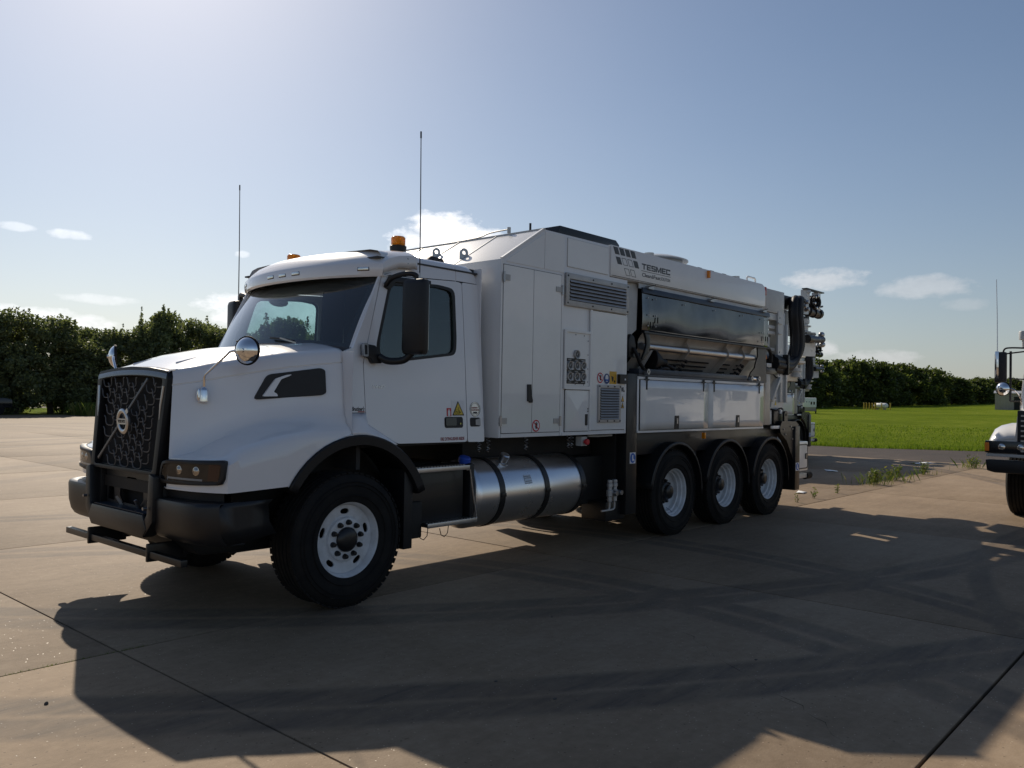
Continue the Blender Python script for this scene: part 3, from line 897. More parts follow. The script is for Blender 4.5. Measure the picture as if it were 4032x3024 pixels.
# black valance between bumper and bonnet
b = B()
rows = []
for i in range(NS+1):
    d = -1.17+2.34*i/NS
    x = max(bump_x(d)+.06, front_x(d)+.035)
    rows.append([(x, CY-d, .90), (x-.002, CY-d, .99)])
b.grid(rows); b.build('valance', 'chassis', truck)
# centre section: U-shaped frame with a recessed panel
cf = empty('tow_frame', (-1.28, CY, .6), truck)
FO = Vector((-1.28, CY, .6))
def fp(d, z, x): return Vector((x, CY-d, z))-FO
for s in SIDES:
    B().prism([(s*.525, 1.075), (s*.605, 1.055), (s*.595, .72), (s*.47, .60), (s*.40, .66), (s*.505, .77)], 0, .10, 'x').build('upright', 'bumper_plastic', cf, bevel=.016, loc=(-.01, 0, -.6))
    # rear halves tie the uprights back to the bumper
    B().prism([(s*.49, 1.06), (s*.605, 1.04), (s*.60, .72), (s*.49, .70)], .08, .20, 'x').build('upright_return', 'bumper_plastic', cf, bevel=.006, loc=(-.01, 0, -.6))
B().prism([(-.46, .595), (.46, .595), (.52, .66), (.455, .765), (-.455, .765), (-.52, .66)], -.005, .10, 'x').build('lower_bar', 'bumper_plastic', cf, bevel=.018, loc=(-.012, 0, -.6))
B().prism([(-.44, .768), (.44, .768), (.43, .772), (-.43, .772)], .0, .14, 'x').build('step_ledge', 'rail_blue', cf, loc=(0, 0, -.6))
pan = rpoly([(-.47, 1.05), (.47, 1.05), (.44, .76), (-.44, .76)], .03)
h1 = rpoly([(-.20, .97), (-.10, .97), (-.08, 1.0), (.08, 1.0), (.10, .97), (.20, .97), (.21, .84), (.15, .79), (-.15, .79), (-.21, .84)], .012)
h2 = rpoly([(.33, .98), (.40, .98), (.43, .80), (.30, .79)], .02); h3 = [(-u, v) for u, v in h2][::-1]
B().plate(pan, [h1, h2, h3], lambda u, v, w: fp(u, v, -1.175+w), .012).build('recess_panel', 'bumper_plastic', cf, bevel=0)
B().box(-.02, 0, -.5, .5, -.05, .46).build('recess_backing', 'seam', cf, loc=(.19, 0, .1))
for s in SIDES:
    B().cyl((0, 0, 0), (-.03, 0, .0), .012).build('bolt', 'steel', cf, loc=(-.02, s*.535, .22))
    B().bar((.10, s*.16, .17), (.06, s*.17, .24), .02, .02).build('tow_hook', 'steel', cf)
B().box(-1.22, -1.14, .62, 1.82, 1.05, 1.09).build('grille_sill', 'bumper_plastic', truck, bevel=.01)
# headlights follow the curved front
def surf(y, z, off): # y measured for the near side
    d = CY-y
    return (front_x(d)+off*1.0, y-off*.0, z)
hl_top = [(.610, 1.140), (.590, 1.172), (.530, 1.186), (.40, 1.190), (.24, 1.194), (.10, 1.199), (.03, 1.203), (.010, 1.198), (.003, 1.175)]
hl_bot = [(.632, 1.045), (.622, 1.022), (.575, 1.010), (.42, 1.013), (.24, 1.019), (.12, 1.024), (.05, 1.029), (.025, 1.036), (.012, 1.07)]
for s in SIDES:
    hd = empty('headlight', (-1.15, mir(.37, s), 1.1), truck)
    HO = Vector((-1.15, mir(.37, s), 1.1))
    def hp(y, z, off):
        d = CY-y
        nx, ny = -1.0, -5*.17*(d/1.22)**4/1.22
        q = math.hypot(nx, ny); nx /= q; ny /= q
        return Vector((front_x(d)-.004+nx*off, mir(y+ny*off, s), z))-HO
    def ring(k):  # shrink the outline towards its middle
        o_ = []
        for (y, z) in hl_top+hl_bot[::-1]:
            cy, cz = .31, 1.105
            o_.append((cy+(y-cy)*(1-k*.085), cz+(z-cz)*(1-k*.30)))
        return o_
    R0, R1 = ring(0), ring(1)
    n = len(R0)
    b = B()
    lay = [[hp(y, z, -.02) for y, z in R0], [hp(y, z, .022) for y, z in R0], [hp(y, z, .030) for y, z in ring(.3)], [hp(y, z, .028) for y, z in R1], [hp(y, z, .0) for y, z in R1]]
    b.grid([L_+[L_[0]] for L_ in lay]); b.build('bezel', 'black_plastic', hd, smooth=50)
    h = n//2
    def strip(off, name, mat, k=1.0):
        r = ring(k)
        top, bot = r[:h], r[h:][::-1]
        B().grid([[hp(*p, off) for p in top], [hp((p[0]+q[0])/2, (p[1]+q[1])/2, off) for p, q in zip(top, bot)], [hp(*p, off) for p in bot]]).build(name, mat, hd, smooth=50)
    strip(.024, 'lens', 'clear_lens'); strip(.006, 'reflector', 'lamp_dark')
    for y in (.405, .23):
        p = hp(y, 1.118, .006); q = hp(y, 1.118, .02)
        b = B().lathe([(.0, .012), (.012, .010), (.021, .005), (.025, .002), (.032, .001), (.034, -.004)], p, q-p, 20)
        b.build('lamp', 'lens_silver', hd)
    b = B().grid([[hp(y, 1.172, .012) for y in (.12, .09, .06, .04)], [hp(y, 1.055, .012) for y in (.13, .10, .075, .055)]]); b.build('turn_lamp', 'turn_amber', hd)
    b = B().grid([[hp(y, 1.064, .010) for y in (.54, .45, .30, .17)], [hp(y, 1.050, .014) for y in (.54, .45, .30, .17)]]); b.build('light_strip', 'grey_paint', hd)
# crash bar hung low in front
B().box(-1.275, -1.225, .20, 2.24, .455, .505).build('guard_bar', 'black_paint', truck, bevel=.006)
for s in SIDES:
    B().box(-1.29, -.98, mir(.68, s), mir(.71, s), .425, .56).build('guard_bracket', 'black_paint', truck, bevel=.01)
    B().box(-1.02, -.95, mir(.66, s), mir(.73, s), .45, .80).build('guard_hanger', 'black_paint', truck, bevel=.01)
B().prism([(-1.13, .60), (-1.0, .47), (-.55, .45), (-.45, .62)], .45, 2.0, 'y').build('engine_guard', 'chassis', truck, bevel=.03)

# ---------------- bonnet-side details
for s in SIDES:
    v = empty('air_intake', (-.4, mir(.25, s), 1.75), truck); VO = Vector((-.4, mir(.25, s), 1.75))
    pts = rpoly([(-.655, 1.628), (-.55, 1.825), (-.165, 1.888), (-.13, 1.872), (-.128, 1.69), (-.16, 1.672)], .035)
    B().plate(pts, [], lambda u, w_, q: Vector((u, mir(hood_side_y(u, w_)-.012+q, s), w_))-VO, .03).build('intake_panel', 'black_plastic', v, bevel=0)
    fin = rpoly([(-.60, 1.655), (-.505, 1.795), (-.43, 1.825), (-.395, 1.83), (-.41, 1.818), (-.47, 1.79), (-.525, 1.69), (-.505, 1.68), (-.495, 1.658)], .01)
    B().plate(fin, [], lambda u, w_, q: Vector((u, mir(hood_side_y(u, w_)-.026+q, s), w_))-VO, .016).build('intake_fin', 'cab_paint', v, bevel=0)
    # bonnet mirror: chrome cup, bent arm, round convex head
    hm = empty('bonnet_mirror', (-.97, mir(.53, s), 1.62), truck); MO = Vector((-.97, mir(.53, s), 1.62))
    P = lambda x, y, z: Vector((x, mir(y, s), z))-MO
    sy = hood_side_y(-.97, 1.66)
    B().prism(rrect(-1.03, -.945, 1.605, 1.715, .035), 0, .025, 'y').build('mirror_base', 'chrome', hm, loc=(.97, mir(sy-.012, s)-MO.y if s > 0 else mir(sy+.013, s)-MO.y, -1.62), bevel=.006)
    c = B().lathe([(.028, 0), (.033, .004), (.033, .085), (.026, .105), (.012, .115), (.0, .115)], P(-.987, sy-.03, 1.605), (0, 0, 1), 20)
    c.build('mirror_cup', 'chrome', hm, smooth=50)
    arm = [P(-.987, sy-.03, 1.70), P(-.990, sy-.032, 1.785), P(-.985, sy-.045, 1.812), P(-.935, .25, 1.955), P(-.925, .225, 1.978), P(-.905, .19, 1.987), P(-.88, .10, 1.987)]
    B().tube(arm, .0105, 8).build('mirror_arm', 'chrome', hm, smooth=60)
    fwd = Vector((-.86, -.35*s, -.02)).normalized()
    hc = P(-.865, .10, 1.987)
    B().lathe([(.0, .060), (.014, .059), (.016, .048), (.030, .046), (.05, .040), (.075, .026), (.094, .008), (.100, -.006)], hc, fwd, 36).build('mirror_shell', 'chrome', hm, smooth=50)
    B().lathe([(.100, .002), (.106, .0), (.108, -.010), (.104, -.020), (.0, -.020)], hc, fwd, 36).build('mirror_rim', 'rubber', hm, smooth=50)
# ---------------- cab
cab = empty('cab', (.8, CY, 1.26), truck)
CO = Vector((.8, CY, 1.26))
def cp(x, y, z, s=1): return Vector((x, mir(y, s), z))-CO
def side_map(s, out=0.0):
    return lambda u, v, w: cp(u, ys(v)-out+w, v, s)
door_out = [(.208, 1.94), (.220, 1.450), (.548, 1.270), (1.386, 1.264), (1.392, 2.0), (1.384, 2.742), (1.30, 2.748), (.428, 2.700)]
win = rpoly([(.515, 2.640), (.357, 2.10), (.372, 1.975), (.66, 1.988), (1.262, 2.068), (1.280, 2.20), (1.277, 2.665), (1.06, 2.683)], .07, 4)
GAP_ = .007
pil_out = [(.030, 2.035), (.105, 2.065), (.150, 2.16), (.405, 2.690), (.419, 2.700), (.200, 1.942), (.211, 1.535), (.030, 1.535)]
B_win = [Vector(p) for p in win]
wc = Vector((.82, 2.33))
for s in SIDES:
    dr = empty('door', (.8, mir(.06, s), 1.26), truck)
    DO = Vector((.8, mir(.06, s), 1.26))
    dm = lambda out: (lambda u, v, w: Vector((u, mir(ys(v)-out+w, s), v))-DO)
    B().plate(rpoly(door_out, .03), [win], dm(.004), .03).build('door_panel', 'cab_paint', dr)
    B().plate([tuple(wc+(Vector(p)-wc)*1.01) for p in win], [], dm(-.014), .005).build('window', 'door_glass', dr)
    B().plate([tuple(wc+(Vector(p)-wc)*1.03) for p in win], [[tuple(wc+(Vector(p)-wc)*.955)[0:2] for p in win]][0:1], dm(.006), .010).build('window_seal', 'black_plastic', dr)
    # recessed handle
    B().plate(rrect(1.105, 1.338, 1.394, 1.494, .022), [], dm(.007), .012).build('handle_recess', 'black_plastic', dr)
    B().plate(rrect(1.115, 1.25, 1.415, 1.485, .012), [], dm(.014), .008).build('door_handle', 'gloss_black', dr)
    B().cyl(dm(.008)(1.298, 1.432, 0), dm(.016)(1.298, 1.432, 0), .009, n=12).build('key_lock', 'chrome', dr)
    if s > 0:
        text('door_badge', 'VHD', lambda u, v, w: dm(.0045)(.292+u, 1.738+v, -w), .128, .026, 'decal_silver', dr, .012, .25, .003)
        text('extinguisher_text', 'FIRE EXTINGUISHER INSIDE', lambda u, v, w: dm(.0045)(1.050+u, 1.281+v, -w), .300, .030, 'decal_darkred', dr, .008)
        B().plate(rrect(1.136, 1.192, 1.500, 1.574, .003), [], dm(.006), .002).build('extinguisher_sign', 'decal_red', dr)
        B().plate([(1.150, 1.502), (1.178, 1.502), (1.178, 1.545), (1.170, 1.556), (1.168, 1.566), (1.160, 1.566), (1.158, 1.556), (1.150, 1.545)], [], dm(.0075), .0015).build('extinguisher_mark', 'decal_white', dr)
        B().plate([(1.196, 1.645), (1.362, 1.645), (1.362, 1.502), (1.196, 1.502)], [], dm(.0055), .0015).build('warning_backing', 'decal_white', dr)
        B().plate(rpoly([(1.205, 1.506), (1.357, 1.506), (1.281, 1.640)], .008), [], dm(.007), .0015).build('warning_border', 'decal_black', dr)
        B().plate(rpoly([(1.221, 1.515), (1.341, 1.515), (1.281, 1.621)], .006), [], dm(.0085), .0015).build('warning_triangle', 'decal_yellow', dr)
        bb = B()
        f = lambda u, v: dm(.0095)(u, v, 0)
        bb.tube([f(1.253+.011*math.cos(a*.628), 1.530+.011*math.sin(a*.628)) for a in range(10)], .0016, 4, True)
        bb.tube([f(1.281+.009*math.cos(a*.628), 1.529+.009*math.sin(a*.628)) for a in range(10)], .0016, 4, True)
        bb.tube([f(1.245, 1.545), f(1.248, 1.558), f(1.285, 1.558), f(1.285, 1.545), f(1.245, 1.543)], .0016, 4)
        bb.tube([f(1.285, 1.556), f(1.300, 1.535), f(1.290, 1.526), f(1.312, 1.540)], .0026, 4)
        bb.tube([f(1.281, 1.560), f(1.281, 1.578)], .0014, 4); bb.tube([f(1.276, 1.576), f(1.296, 1.578)], .0014, 4)
        bb.build('warning_symbol', 'decal_black', dr)
    # cab skin: front pillar, rear quarter
    B().plate(pil_out, [], side_map(s, .004), .03).build('door_pillar', 'cab_paint', cab)
    rq = rpoly([(1.399, 1.262), (1.617, 1.258), (1.622, 2.748), (1.391, 2.748), (1.399, 2.0)], .02)
    B().plate(rq, [], side_map(s, .004), .03).build('rear_quarter', 'cab_paint', cab)
    if s > 0:
        B().plate(rrect(1.433, 1.566, 1.402, 1.486, .018), [], side_map(s, .007), .02).build('latch_recess', 'black_plastic', cab)
        B().plate([(1.502, 1.418), (1.566, 1.410), (1.566, 1.478), (1.502, 1.466)], [], side_map(s, .012), .01).build('latch', 'louver_metal', cab)
        B().plate(circ(1.503, 1.564, .070, 32), [], side_map(s, .006), .002).build('idle_sticker', 'decal_silver', cab)
        bb = B()
        for r_ in (.068, .056): bb.tube([side_map(s, .0075)(1.503+r_*math.cos(a*.1745), 1.564+r_*math.sin(a*.1745), 0) for a in range(36)], .0015, 4, True)
        bb.build('sticker_ring', 'decal_charcoal', cab)
        text('sticker_text', 'CERTIFIED\nCLEAN IDLE', lambda u, v, w: side_map(s, .0065)(1.453+u, 1.550+v, -w), .10, .034, 'decal_darkred', cab, .01)
        B().plate(rrect(1.478, 1.530, 1.522, 1.540, .003), [], side_map(s, .0075), .0015).build('sticker_block', 'decal_charcoal', cab)
        text('dealer_badge', "Bruckner's", lambda u, v, w: side_map(s, .0045)(.075+u, 1.548+v, -w), .128, .036, 'decal_black', cab, .02, .35)
        B().plate([(.135, 1.538), (.203, 1.538), (.203, 1.546), (.135, 1.546)], [], side_map(s, .0055), .0015).build('dealer_badge_bar', 'decal_darkred', cab)
    # lower quarter wing sweeping into the wheel arch
    top = [(.030, 1.528), (.12, 1.528), (.212, 1.528), (.216, 1.447), (.30, 1.401), (.38, 1.357), (.46, 1.313), (.548, 1.262)]
    bot = []
    for x in (.030, .10, .16, .22, .28, .34, .40, .47):
        bot.append((x, zbot(x) if x < .44 else 1.262))
    rows = []
    for t in (0, .3, .6, .85, 1):
        rows.append([cp(lerp(p[0], q[0], t), lerp(ys(p[1])-.004, .0, t**.8), lerp(p[1], q[1], t), s) for p, q in zip(top, bot)])
    o = B().grid(rows, flip=s < 0).build('quarter_wing', 'cab_paint', cab, smooth=50)
    m_ = o.modifiers.new('thick', 'SOLIDIFY'); m_.thickness = .01; m_.offset = 0
    # mirror on the door
    mm = empty('side_mirror', Vector((.5, mir(-.2, s), 2.03)), truck); MO = Vector((.5, mir(-.2, s), 2.03))
    P = lambda x, y, z: Vector((x, mir(y, s), z))-MO
    ax = Vector((.20, -s*.98, 0)).normalized(); ay = Vector((.98, s*.20, 0)).normalized()
    b = B()
    secs = []
    for k, (z, sc, dp) in enumerate([(2.020, .80, .55), (2.028, .93, .8), (2.06, 1, 1), (2.33, 1, 1.0), (2.60, 1, 1), (2.632, .95, .85), (2.642, .82, .6)]):
        ring_ = []
        for j in range(24):
            a = 2*math.pi*j/24
            cx_ = math.copysign(abs(math.cos(a))**.42, math.cos(a)); sn = math.copysign(abs(math.sin(a))**.55, math.sin(a))
            depth = .062*dp if sn < 0 else .035*dp
            ring_.append(P(.5, -.2, z)+ax*cx_*.118*sc+ay*sn*depth)
        secs.append(ring_+[ring_[0]])
    b.grid(secs); b.add(secs[0][:-1], [list(range(24))]); b.add(secs[-1][:-1], [list(range(24))])
    b.build('mirror_housing', 'black_plastic', mm, smooth=45)
    B().obox(P(.5, -.2, 2.33)+ay*.037, ax, ay, (0, 0, 1), .10, .004, .27).build('mirror_glass', 'chrome', mm)
    up_arm = smooth_path([P(.54, -.16, 2.63), P(.53, -.15, 2.685), P(.49, -.08, 2.70), P(.46, .06, 2.675), P(.455, .14, 2.62)], 6)
    B().tube(up_arm, .022, 10).build('mirror_arm', 'black_plastic', mm, smooth=60)
    B().plate([(.44, 2.60), (.50, 2.70), (.98, 2.715), (.98, 2.665), (.56, 2.655), (.49, 2.58)], [], lambda u, v, w: P(u, ys(v)-.022+w, v), .024).build('mirror_mount', 'black_plastic', mm, bevel=.004)
    low = smooth_path([P(.50, -.17, 2.045), P(.46, -.10, 1.975), P(.38, .0, 1.965), P(.33, .06, 2.0)], 5)
    B().tube(low, .030, 10).build('mirror_lower_arm', 'black_plastic', mm, smooth=60)
    B().plate(rpoly([(.18, 2.10), (.30, 2.09), (.34, 2.0), (.36, 1.945), (.27, 1.94), (.25, 1.985), (.18, 2.0)], .02), [], lambda u, v, w: P(u, ys(v)-.06+w, v), .06).build('mirror_bracket', 'black_plastic', mm, bevel=.012)
    B().plate(rrect(.165, .215, 1.995, 2.105, .012), [rrect(.176, .204, 2.01, 2.09, .008)], lambda u, v, w: P(u, ys(v)-.064+w, v), .03).build('bracket_trim', 'steel', mm)
    # whip antenna on the mirror
    B().cyl(P(.53, -.2, 2.64), P(.53, -.2, 2.70), .009, n=10).build('antenna_base', 'steel', mm)
    B().tube([P(.53, -.2, 2.69), P(.526, -.2, 3.2), P(.515, -.2, 3.84)], [.0055, .005, .0042], 6).build('antenna', 'black_plastic', mm)
    B().cyl(P(.515, -.2, 3.82), P(.514, -.2, 3.875), .007, n=8).build('antenna_tip', 'black_plastic', mm)

for s in SIDES:
    B().grid([[cp(.022, y_, z_, s) for y_ in (.004, .06, .25)] for z_ in (1.37, 1.46, 1.54, 2.03)]).build('cowl_return', 'cab_paint', cab, smooth=0)
# windscreen and its frame
def ws(d, t):
    """d sideways, t 0 bottom .. 1 top"""
    a = abs(d)
    xb, zb = -.035+.13*(a/1.05)**2.2, 2.125-.06*(a/1.05)**2
    xt, zt = .335+.075*(a/1.0)**2.2, 2.775-.085*(a/1.0)**2
    dd = d*lerp(1.0, .965, t)
    bow = .018*math.sin(math.pi*t)
    return cp(lerp(xb, xt, t)-bow, CY-dd, lerp(zb, zt, t))
DSW = [-1.06+2.12*i/28 for i in range(29)]
TS = [i/10 for i in range(11)]
B().grid([[ws(d, t) for d in DSW] for t in TS]).build('windscreen', 'windshield_glass', cab, smooth=60)
# dark ceramic border
b = B()
def inset(off): 
    pts = []
    for d in DSW: pts.append((d*.955 if off else d, .055 if off else 0.0))
    return pts
NB = 28
outer, inner = [], []
for i in range(NB+1): d = -1.06+2.12*i/NB; outer.append((d, 0.0)); inner.append((d*.94, .05))
for i in range(1, 11): t = i/10; outer.append((1.06, t)); inner.append((1.06*.94, .05+t*.80))
for i in range(1, NB+1): d = 1.06-2.12*i/NB; outer.append((d, 1.0)); inner.append((d*.94, .85))
for i in range(1, 11): t = 1-i/10; outer.append((-1.06, t)); inner.append((-1.06*.94, .05+t*.80))
b.grid([[ws(*p)+Vector((.006, 0, 0)) for p in outer], [ws(*p)+Vector((.006, 0, 0)) for p in inner]])
b.build('windscreen_border', 'seam', cab)
# white pillars between windscreen and doors
for s in SIDES:
    rows = []
    for i in range(11):
        t = i/10
        e = ws(s*1.06, t); q = cp(lerp(.150, .41, t), ys(lerp(2.10, 2.70, t))-.003, lerp(2.075, 2.70, t), s)
        mid = (e+q)/2+Vector((-.012, 0, .004))
        rows.append([e, mid, q])
    B().grid(rows).build('windscreen_pillar', 'cab_paint', cab, smooth=60)
# cowl behind the bonnet
B().grid([[ws(d, 0)+Vector((o_, 0, z_)) for d in DSW] for o_, z_ in ((.0, .0), (-.05, -.03), (-.06, -.10))]).build('cowl', 'black_plastic', cab, smooth=50)
for y0_, y1_ in ((.75, 1.10), (1.35, 1.70)):
    B().tube([ws(CY-y0_, .01)+Vector((-.03, 0, .01)), ws(CY-(y0_+y1_)/2-.0, .03)+Vector((-.03, 0, .015)), ws(CY-y1_, .05)+Vector((-.025, 0, .012))], .010, 6).build('wiper', 'black_plastic', cab)
    B().bar(ws(CY-y0_+.06, 0)+Vector((-.04, 0, .0)), ws(CY-(y0_+y1_)/2, .03)+Vector((-.035, 0, .02)), .02, .012).build('wiper_arm', 'steel', cab)

# roof
def roof_sec(x):
    drop = 0 if x < 1.48 else .35*((x-1.48)/.14)**2*.30
    pinch = 0 if x < 1.50 else .02*((x-1.50)/.12)**2
    y0 = ys(2.752)-.004+pinch
    zb_ = interp(x, [(.428, 2.708), (1.30, 2.755)])
    return [(y0, zb_), (y0+.006, 2.84-drop*.4), (y0+.02, 2.885-drop*.7), (y0+.06, 2.918-drop), (y0+.16, 2.938-drop), (y0+.45, 2.950-drop), (CY, 2.958-drop)]
XR = [.428, .7, 1.0, 1.20, 1.305, 1.309, 1.313, 1.317, 1.42, 1.48, 1.52, 1.56, 1.59, 1.61, 1.622]
b = B()
for s in SIDES:
    rows = []
    for x in XR:
        g_ = .008 if x in (1.309, 1.313) else 0
        rows.append([cp(x, y+g_, z-g_, s) for y, z in roof_sec(x)])
    b.grid(rows, flip=s < 0)
b.build('roof', 'cab_paint', cab, smooth=35)
B().box(-.0, .012, ys(2.0)+.01-CY, CY-ys(2.0)-.01, 0, 1.64).build('rear_wall', 'cab_paint', cab, loc=(.80, 0, 0))
# dark inner shell so that seams and windows read dark
for s in SIDES:
    B().plate([(.03, 1.30), (1.60, 1.27), (1.60, 1.93), (.36, 1.93), (.12, 1.93)], [], side_map(s, -.035), .01).build('inner_skin', 'interior', cab)
    B().plate([(1.30, 1.93), (1.60, 1.93), (1.60, 2.90), (1.30, 2.90)], [], side_map(s, -.04), .01).build('inner_quarter', 'interior', cab)
B().box(.80-.81, .80-.80, -1.0, 1.0, .02, 1.6).build('inner_rear', 'interior', cab, loc=(.795, 0, 0))
B().box(-.42, .8, -1.05, 1.05, 1.585, 1.60).build('headliner', 'interior_grey', cab)
B().box(-.55, .8, -1.05, 1.05, -.02, .02).build('floor', 'interior', cab)
B().box(-.60, -.56, -1.05, 1.05, -.2, .80).build('firewall', 'interior', cab)
B().prism([(-.75, .72), (-.72, .80), (-.45, .83), (-.30, .74), (-.30, .3), (-.55, .3)], -1.03, 1.03, 'y').build('dashboard', 'interior', cab, bevel=.02)
# header shelf above the windscreen
B().prism([(-.39, 1.43), (-.34, 1.55), (-.05, 1.56), (-.05, 1.42), (-.30, 1.39)], -1.0, 1.0, 'y').build('header_shelf', 'interior', cab, bevel=.02)
for yy in (-.62, .62):
    b = B().box(.30, .75, yy-.25, yy+.25, .25, .42); b.prism([(.62, .40), (.78, .40), (.86, 1.15), (.74, 1.17)], yy-.24, yy+.24, 'y'); b.box(.76, .86, yy-.13, yy+.13, 1.17, 1.36)
    b.build('seat', 'seat_fabric', cab, bevel=.04)
sw = Vector((-.18, .60*-1, .80))
ring_ = [sw+Vector((.11*math.sin(a)*.9, .23*math.cos(a), .21*math.sin(a)*1.0)) for a in [2*math.pi*i/24 for i in range(24)]]
b = B().tube(ring_, .016, 8, True)
for a in (0, 2.1, 4.2): b.bar(sw, sw+Vector((.1*math.sin(a), .22*math.cos(a), .2*math.sin(a))), .03, .015)
b.cyl(sw, sw+Vector((-.2, 0, -.1)), .035); b.build('steering_wheel', 'interior', cab)
B().ball(tuple(cp(.90, 2.46, 2.66)), .12, .03, .05).build('lookdown_mirror', 'interior_grey', cab)
B().grid([[ws(d, t)+Vector((.012, 0, 0)) for d in (.80, .95)] for t in (.86, .94)]).build('windscreen_sticker', 'sticker_green', cab)
text('sticker_number', '529', lambda u, v, w: ws(.845+u, .87+v*1.4)+Vector((.004, 0, 0)), .07, .035, 'decal_charcoal', cab)

# sun visor with marker lamps
def vx(d): return .150+.235*(abs(d)/1.03)**2.3
VO = Vector((.5, CY, 2.7)); vis = empty('sun_visor', VO, truck)
rows = []
for i in range(41):
    d = -1.085+2.17*i/40
    a = abs(d)/1.085
    x = vx(d); zt = 2.972-.022*a**2-.05*a**14
    zl = 2.700
    rows.append([Vector(p)-VO for p in [(x+.10, CY-d, zl+.03), (x+.012, CY-d, zl-.004), (x, CY-d, zl+.006), (x-.004, CY-d, zl+.085), (x+.012, CY-d, zl+.105),
        (x+.075, CY-d, lerp(zl+.105, zt, .42)), (x+.17, CY-d, lerp(zl+.105, zt, .74)), (x+.29, CY-d, lerp(zl+.105, zt, .93)), (max(x+.38, .62), CY-d, zt), (.765, CY-d, zt+.002), (.775, CY-d, zt-.09)]])
def vlow(x): return interp(x, [(.36, 2.705), (.47, 2.735), (.56, 2.782), (.80, 2.795)])
for idx, sg in ((0, 1), (-1, -1)):
    e_ = []
    for q in rows[idx]:
        w_ = q+VO
        e_.append(Vector((w_.x, w_.y, min(w_.z, vlow(w_.x))))-VO)
    m_ = [(p+q)/2+Vector((0, sg*.008, 0)) for p, q in zip(rows[idx], e_)]
    if idx == 0: rows = [e_, m_]+rows
    else: rows = rows+[m_, e_]
o = B().grid(rows).build('visor_shell', 'cab_paint', vis, smooth=45)
md = o.modifiers.new('thick', 'SOLIDIFY'); md.thickness = .01
for s in SIDES:
    for z_ in (2.845, 2.885):
        B().cyl((0, 0, 0), (0, -s*.012, 0), .008, n=10).build('visor_screw', 'steel', vis, loc=(.68-.5, -s*1.090, z_-2.715))
for d in (-.93, -.20, 0, .20, .93):
    x = vx(d)
    dv = Vector((-1, (.235*2.3/1.03*(abs(d)/1.03)**1.3)*(-1 if d > 0 else 1), 0)).normalized()
    tg = Vector((-dv.y, dv.x, 0))
    c = Vector((x-.004, CY-d, 2.752))-VO
    mk = B().obox(c, dv, tg, (0, 0, 1), .008, .058, .020); mk.build('marker_bezel', 'black_plastic', vis, bevel=.005)
    B().obox(c+dv*.004, dv, tg, (0, 0, 1), .009, .050, .013).build('marker_lens', 'lens_silver', vis, bevel=.003)
def beacon(x, y, z):
    bc = empty('beacon', (x, y, z), truck)
    B().lathe([(.0, 0), (.07, 0), (.07, .02), (.045, .03), (.045, .06), (.075, .065), (.078, .115), (.070, .12), (.0, .12)], (0, 0, 0), (0, 0, 1), 32).build('beacon_base', 'black_plastic', bc)
    b = B().box(-.09, .09, -.012, .012, .05, .058); b.box(-.012, .012, -.09, .09, .05, .058); b.build('beacon_bracket', 'black_plastic', bc)
    pr = [(.062, .118)]
    for k in range(7): pr += [(.068, .122+k*.011), (.064, .128+k*.011)]
    pr += [(.062, .198), (.055, .205), (.0, .207)]
    B().lathe(pr, (0, 0, 0), (0, 0, 1), 36).build('beacon_lens', 'amber', bc, smooth=60)
    B().cyl((0, 0, .12), (0, 0, .18), .022).build('bulb', 'lens_silver', bc)
beacon(.93, .55, 2.945)
beacon(.72, 1.92, 2.885)
B().prism([(-.10, 0), (.09, 0), (.07, .018), (-.05, .03)], -.035, .035, 'y').build('roof_aerial', 'black_plastic', truck, loc=(.66, 1.62, 2.962), bevel=.01)
B().prism([(-.13, 0), (.13, 0), (.11, .06), (-.05, .075)], -.06, .06, 'y').build('roof_vent', 'black_plastic', truck, loc=(1.32, .52, 2.94), bevel=.01)
# ---------------- fuel tanks, steps
for s in (1,):      # only the near side carries the big tank
    ft = empty('fuel_tank', (2.36, mir(.36, s), .74), truck)
    b = B().lathe([(.0, -.855), (.20, -.85), (.30, -.825), (.328, -.79), (.333, -.77), (.333, .83), (.328, .85), (.30, .88), (.2, .90), (.0, .905)], (0, 0, 0), (1, 0, 0), 56)
    b.build('tank_shell', 'tank_metal', ft, smooth=40)
    for x in (-.50, .18, .80):
        B().lathe([(.334, -.035), (.341, -.035), (.341, .035), (.334, .035)], (x, 0, 0), (1, 0, 0), 56, closed=True).build('tank_strap', 'black_paint', ft)
        B().obox((x, -s*.345, .0), (1, 0, 0), (0, 1, 0), (0, 0, 1), .03, .012, .018).build('strap_clamp', 'black_paint', ft, bevel=.004)
    dv = Vector((0, -s*.48, .88)).normalized()
    c0_ = dv*.33+Vector((-.33, 0, 0))
    B().lathe([(.062, .0), (.062, .012), (.045, .018), (.045, .06), (.05, .065), (.05, .09), (.04, .10), (.0, .10)], c0_, dv, 24).build('filler_cap', 'aluminium', ft)
    if s > 0:
        a0, a1 = rad(168), rad(150)
        rows = [[(-.16+.11*i, -.336*math.cos(a), .336*math.sin(a)) for i in (0, 1)] for a in (rad(14), rad(22), rad(30))]
        B().grid(rows).build('tank_label', 'decal_silver', ft)
        bb = B()
        for a in (15, 18.5, 24, 27): bb.tube([(-.15+u, -.338*math.cos(rad(a)), .338*math.sin(rad(a))) for u in (0, .05, .09)], .0022, 4)
        bb.build('tank_label_print', 'decal_black', ft)
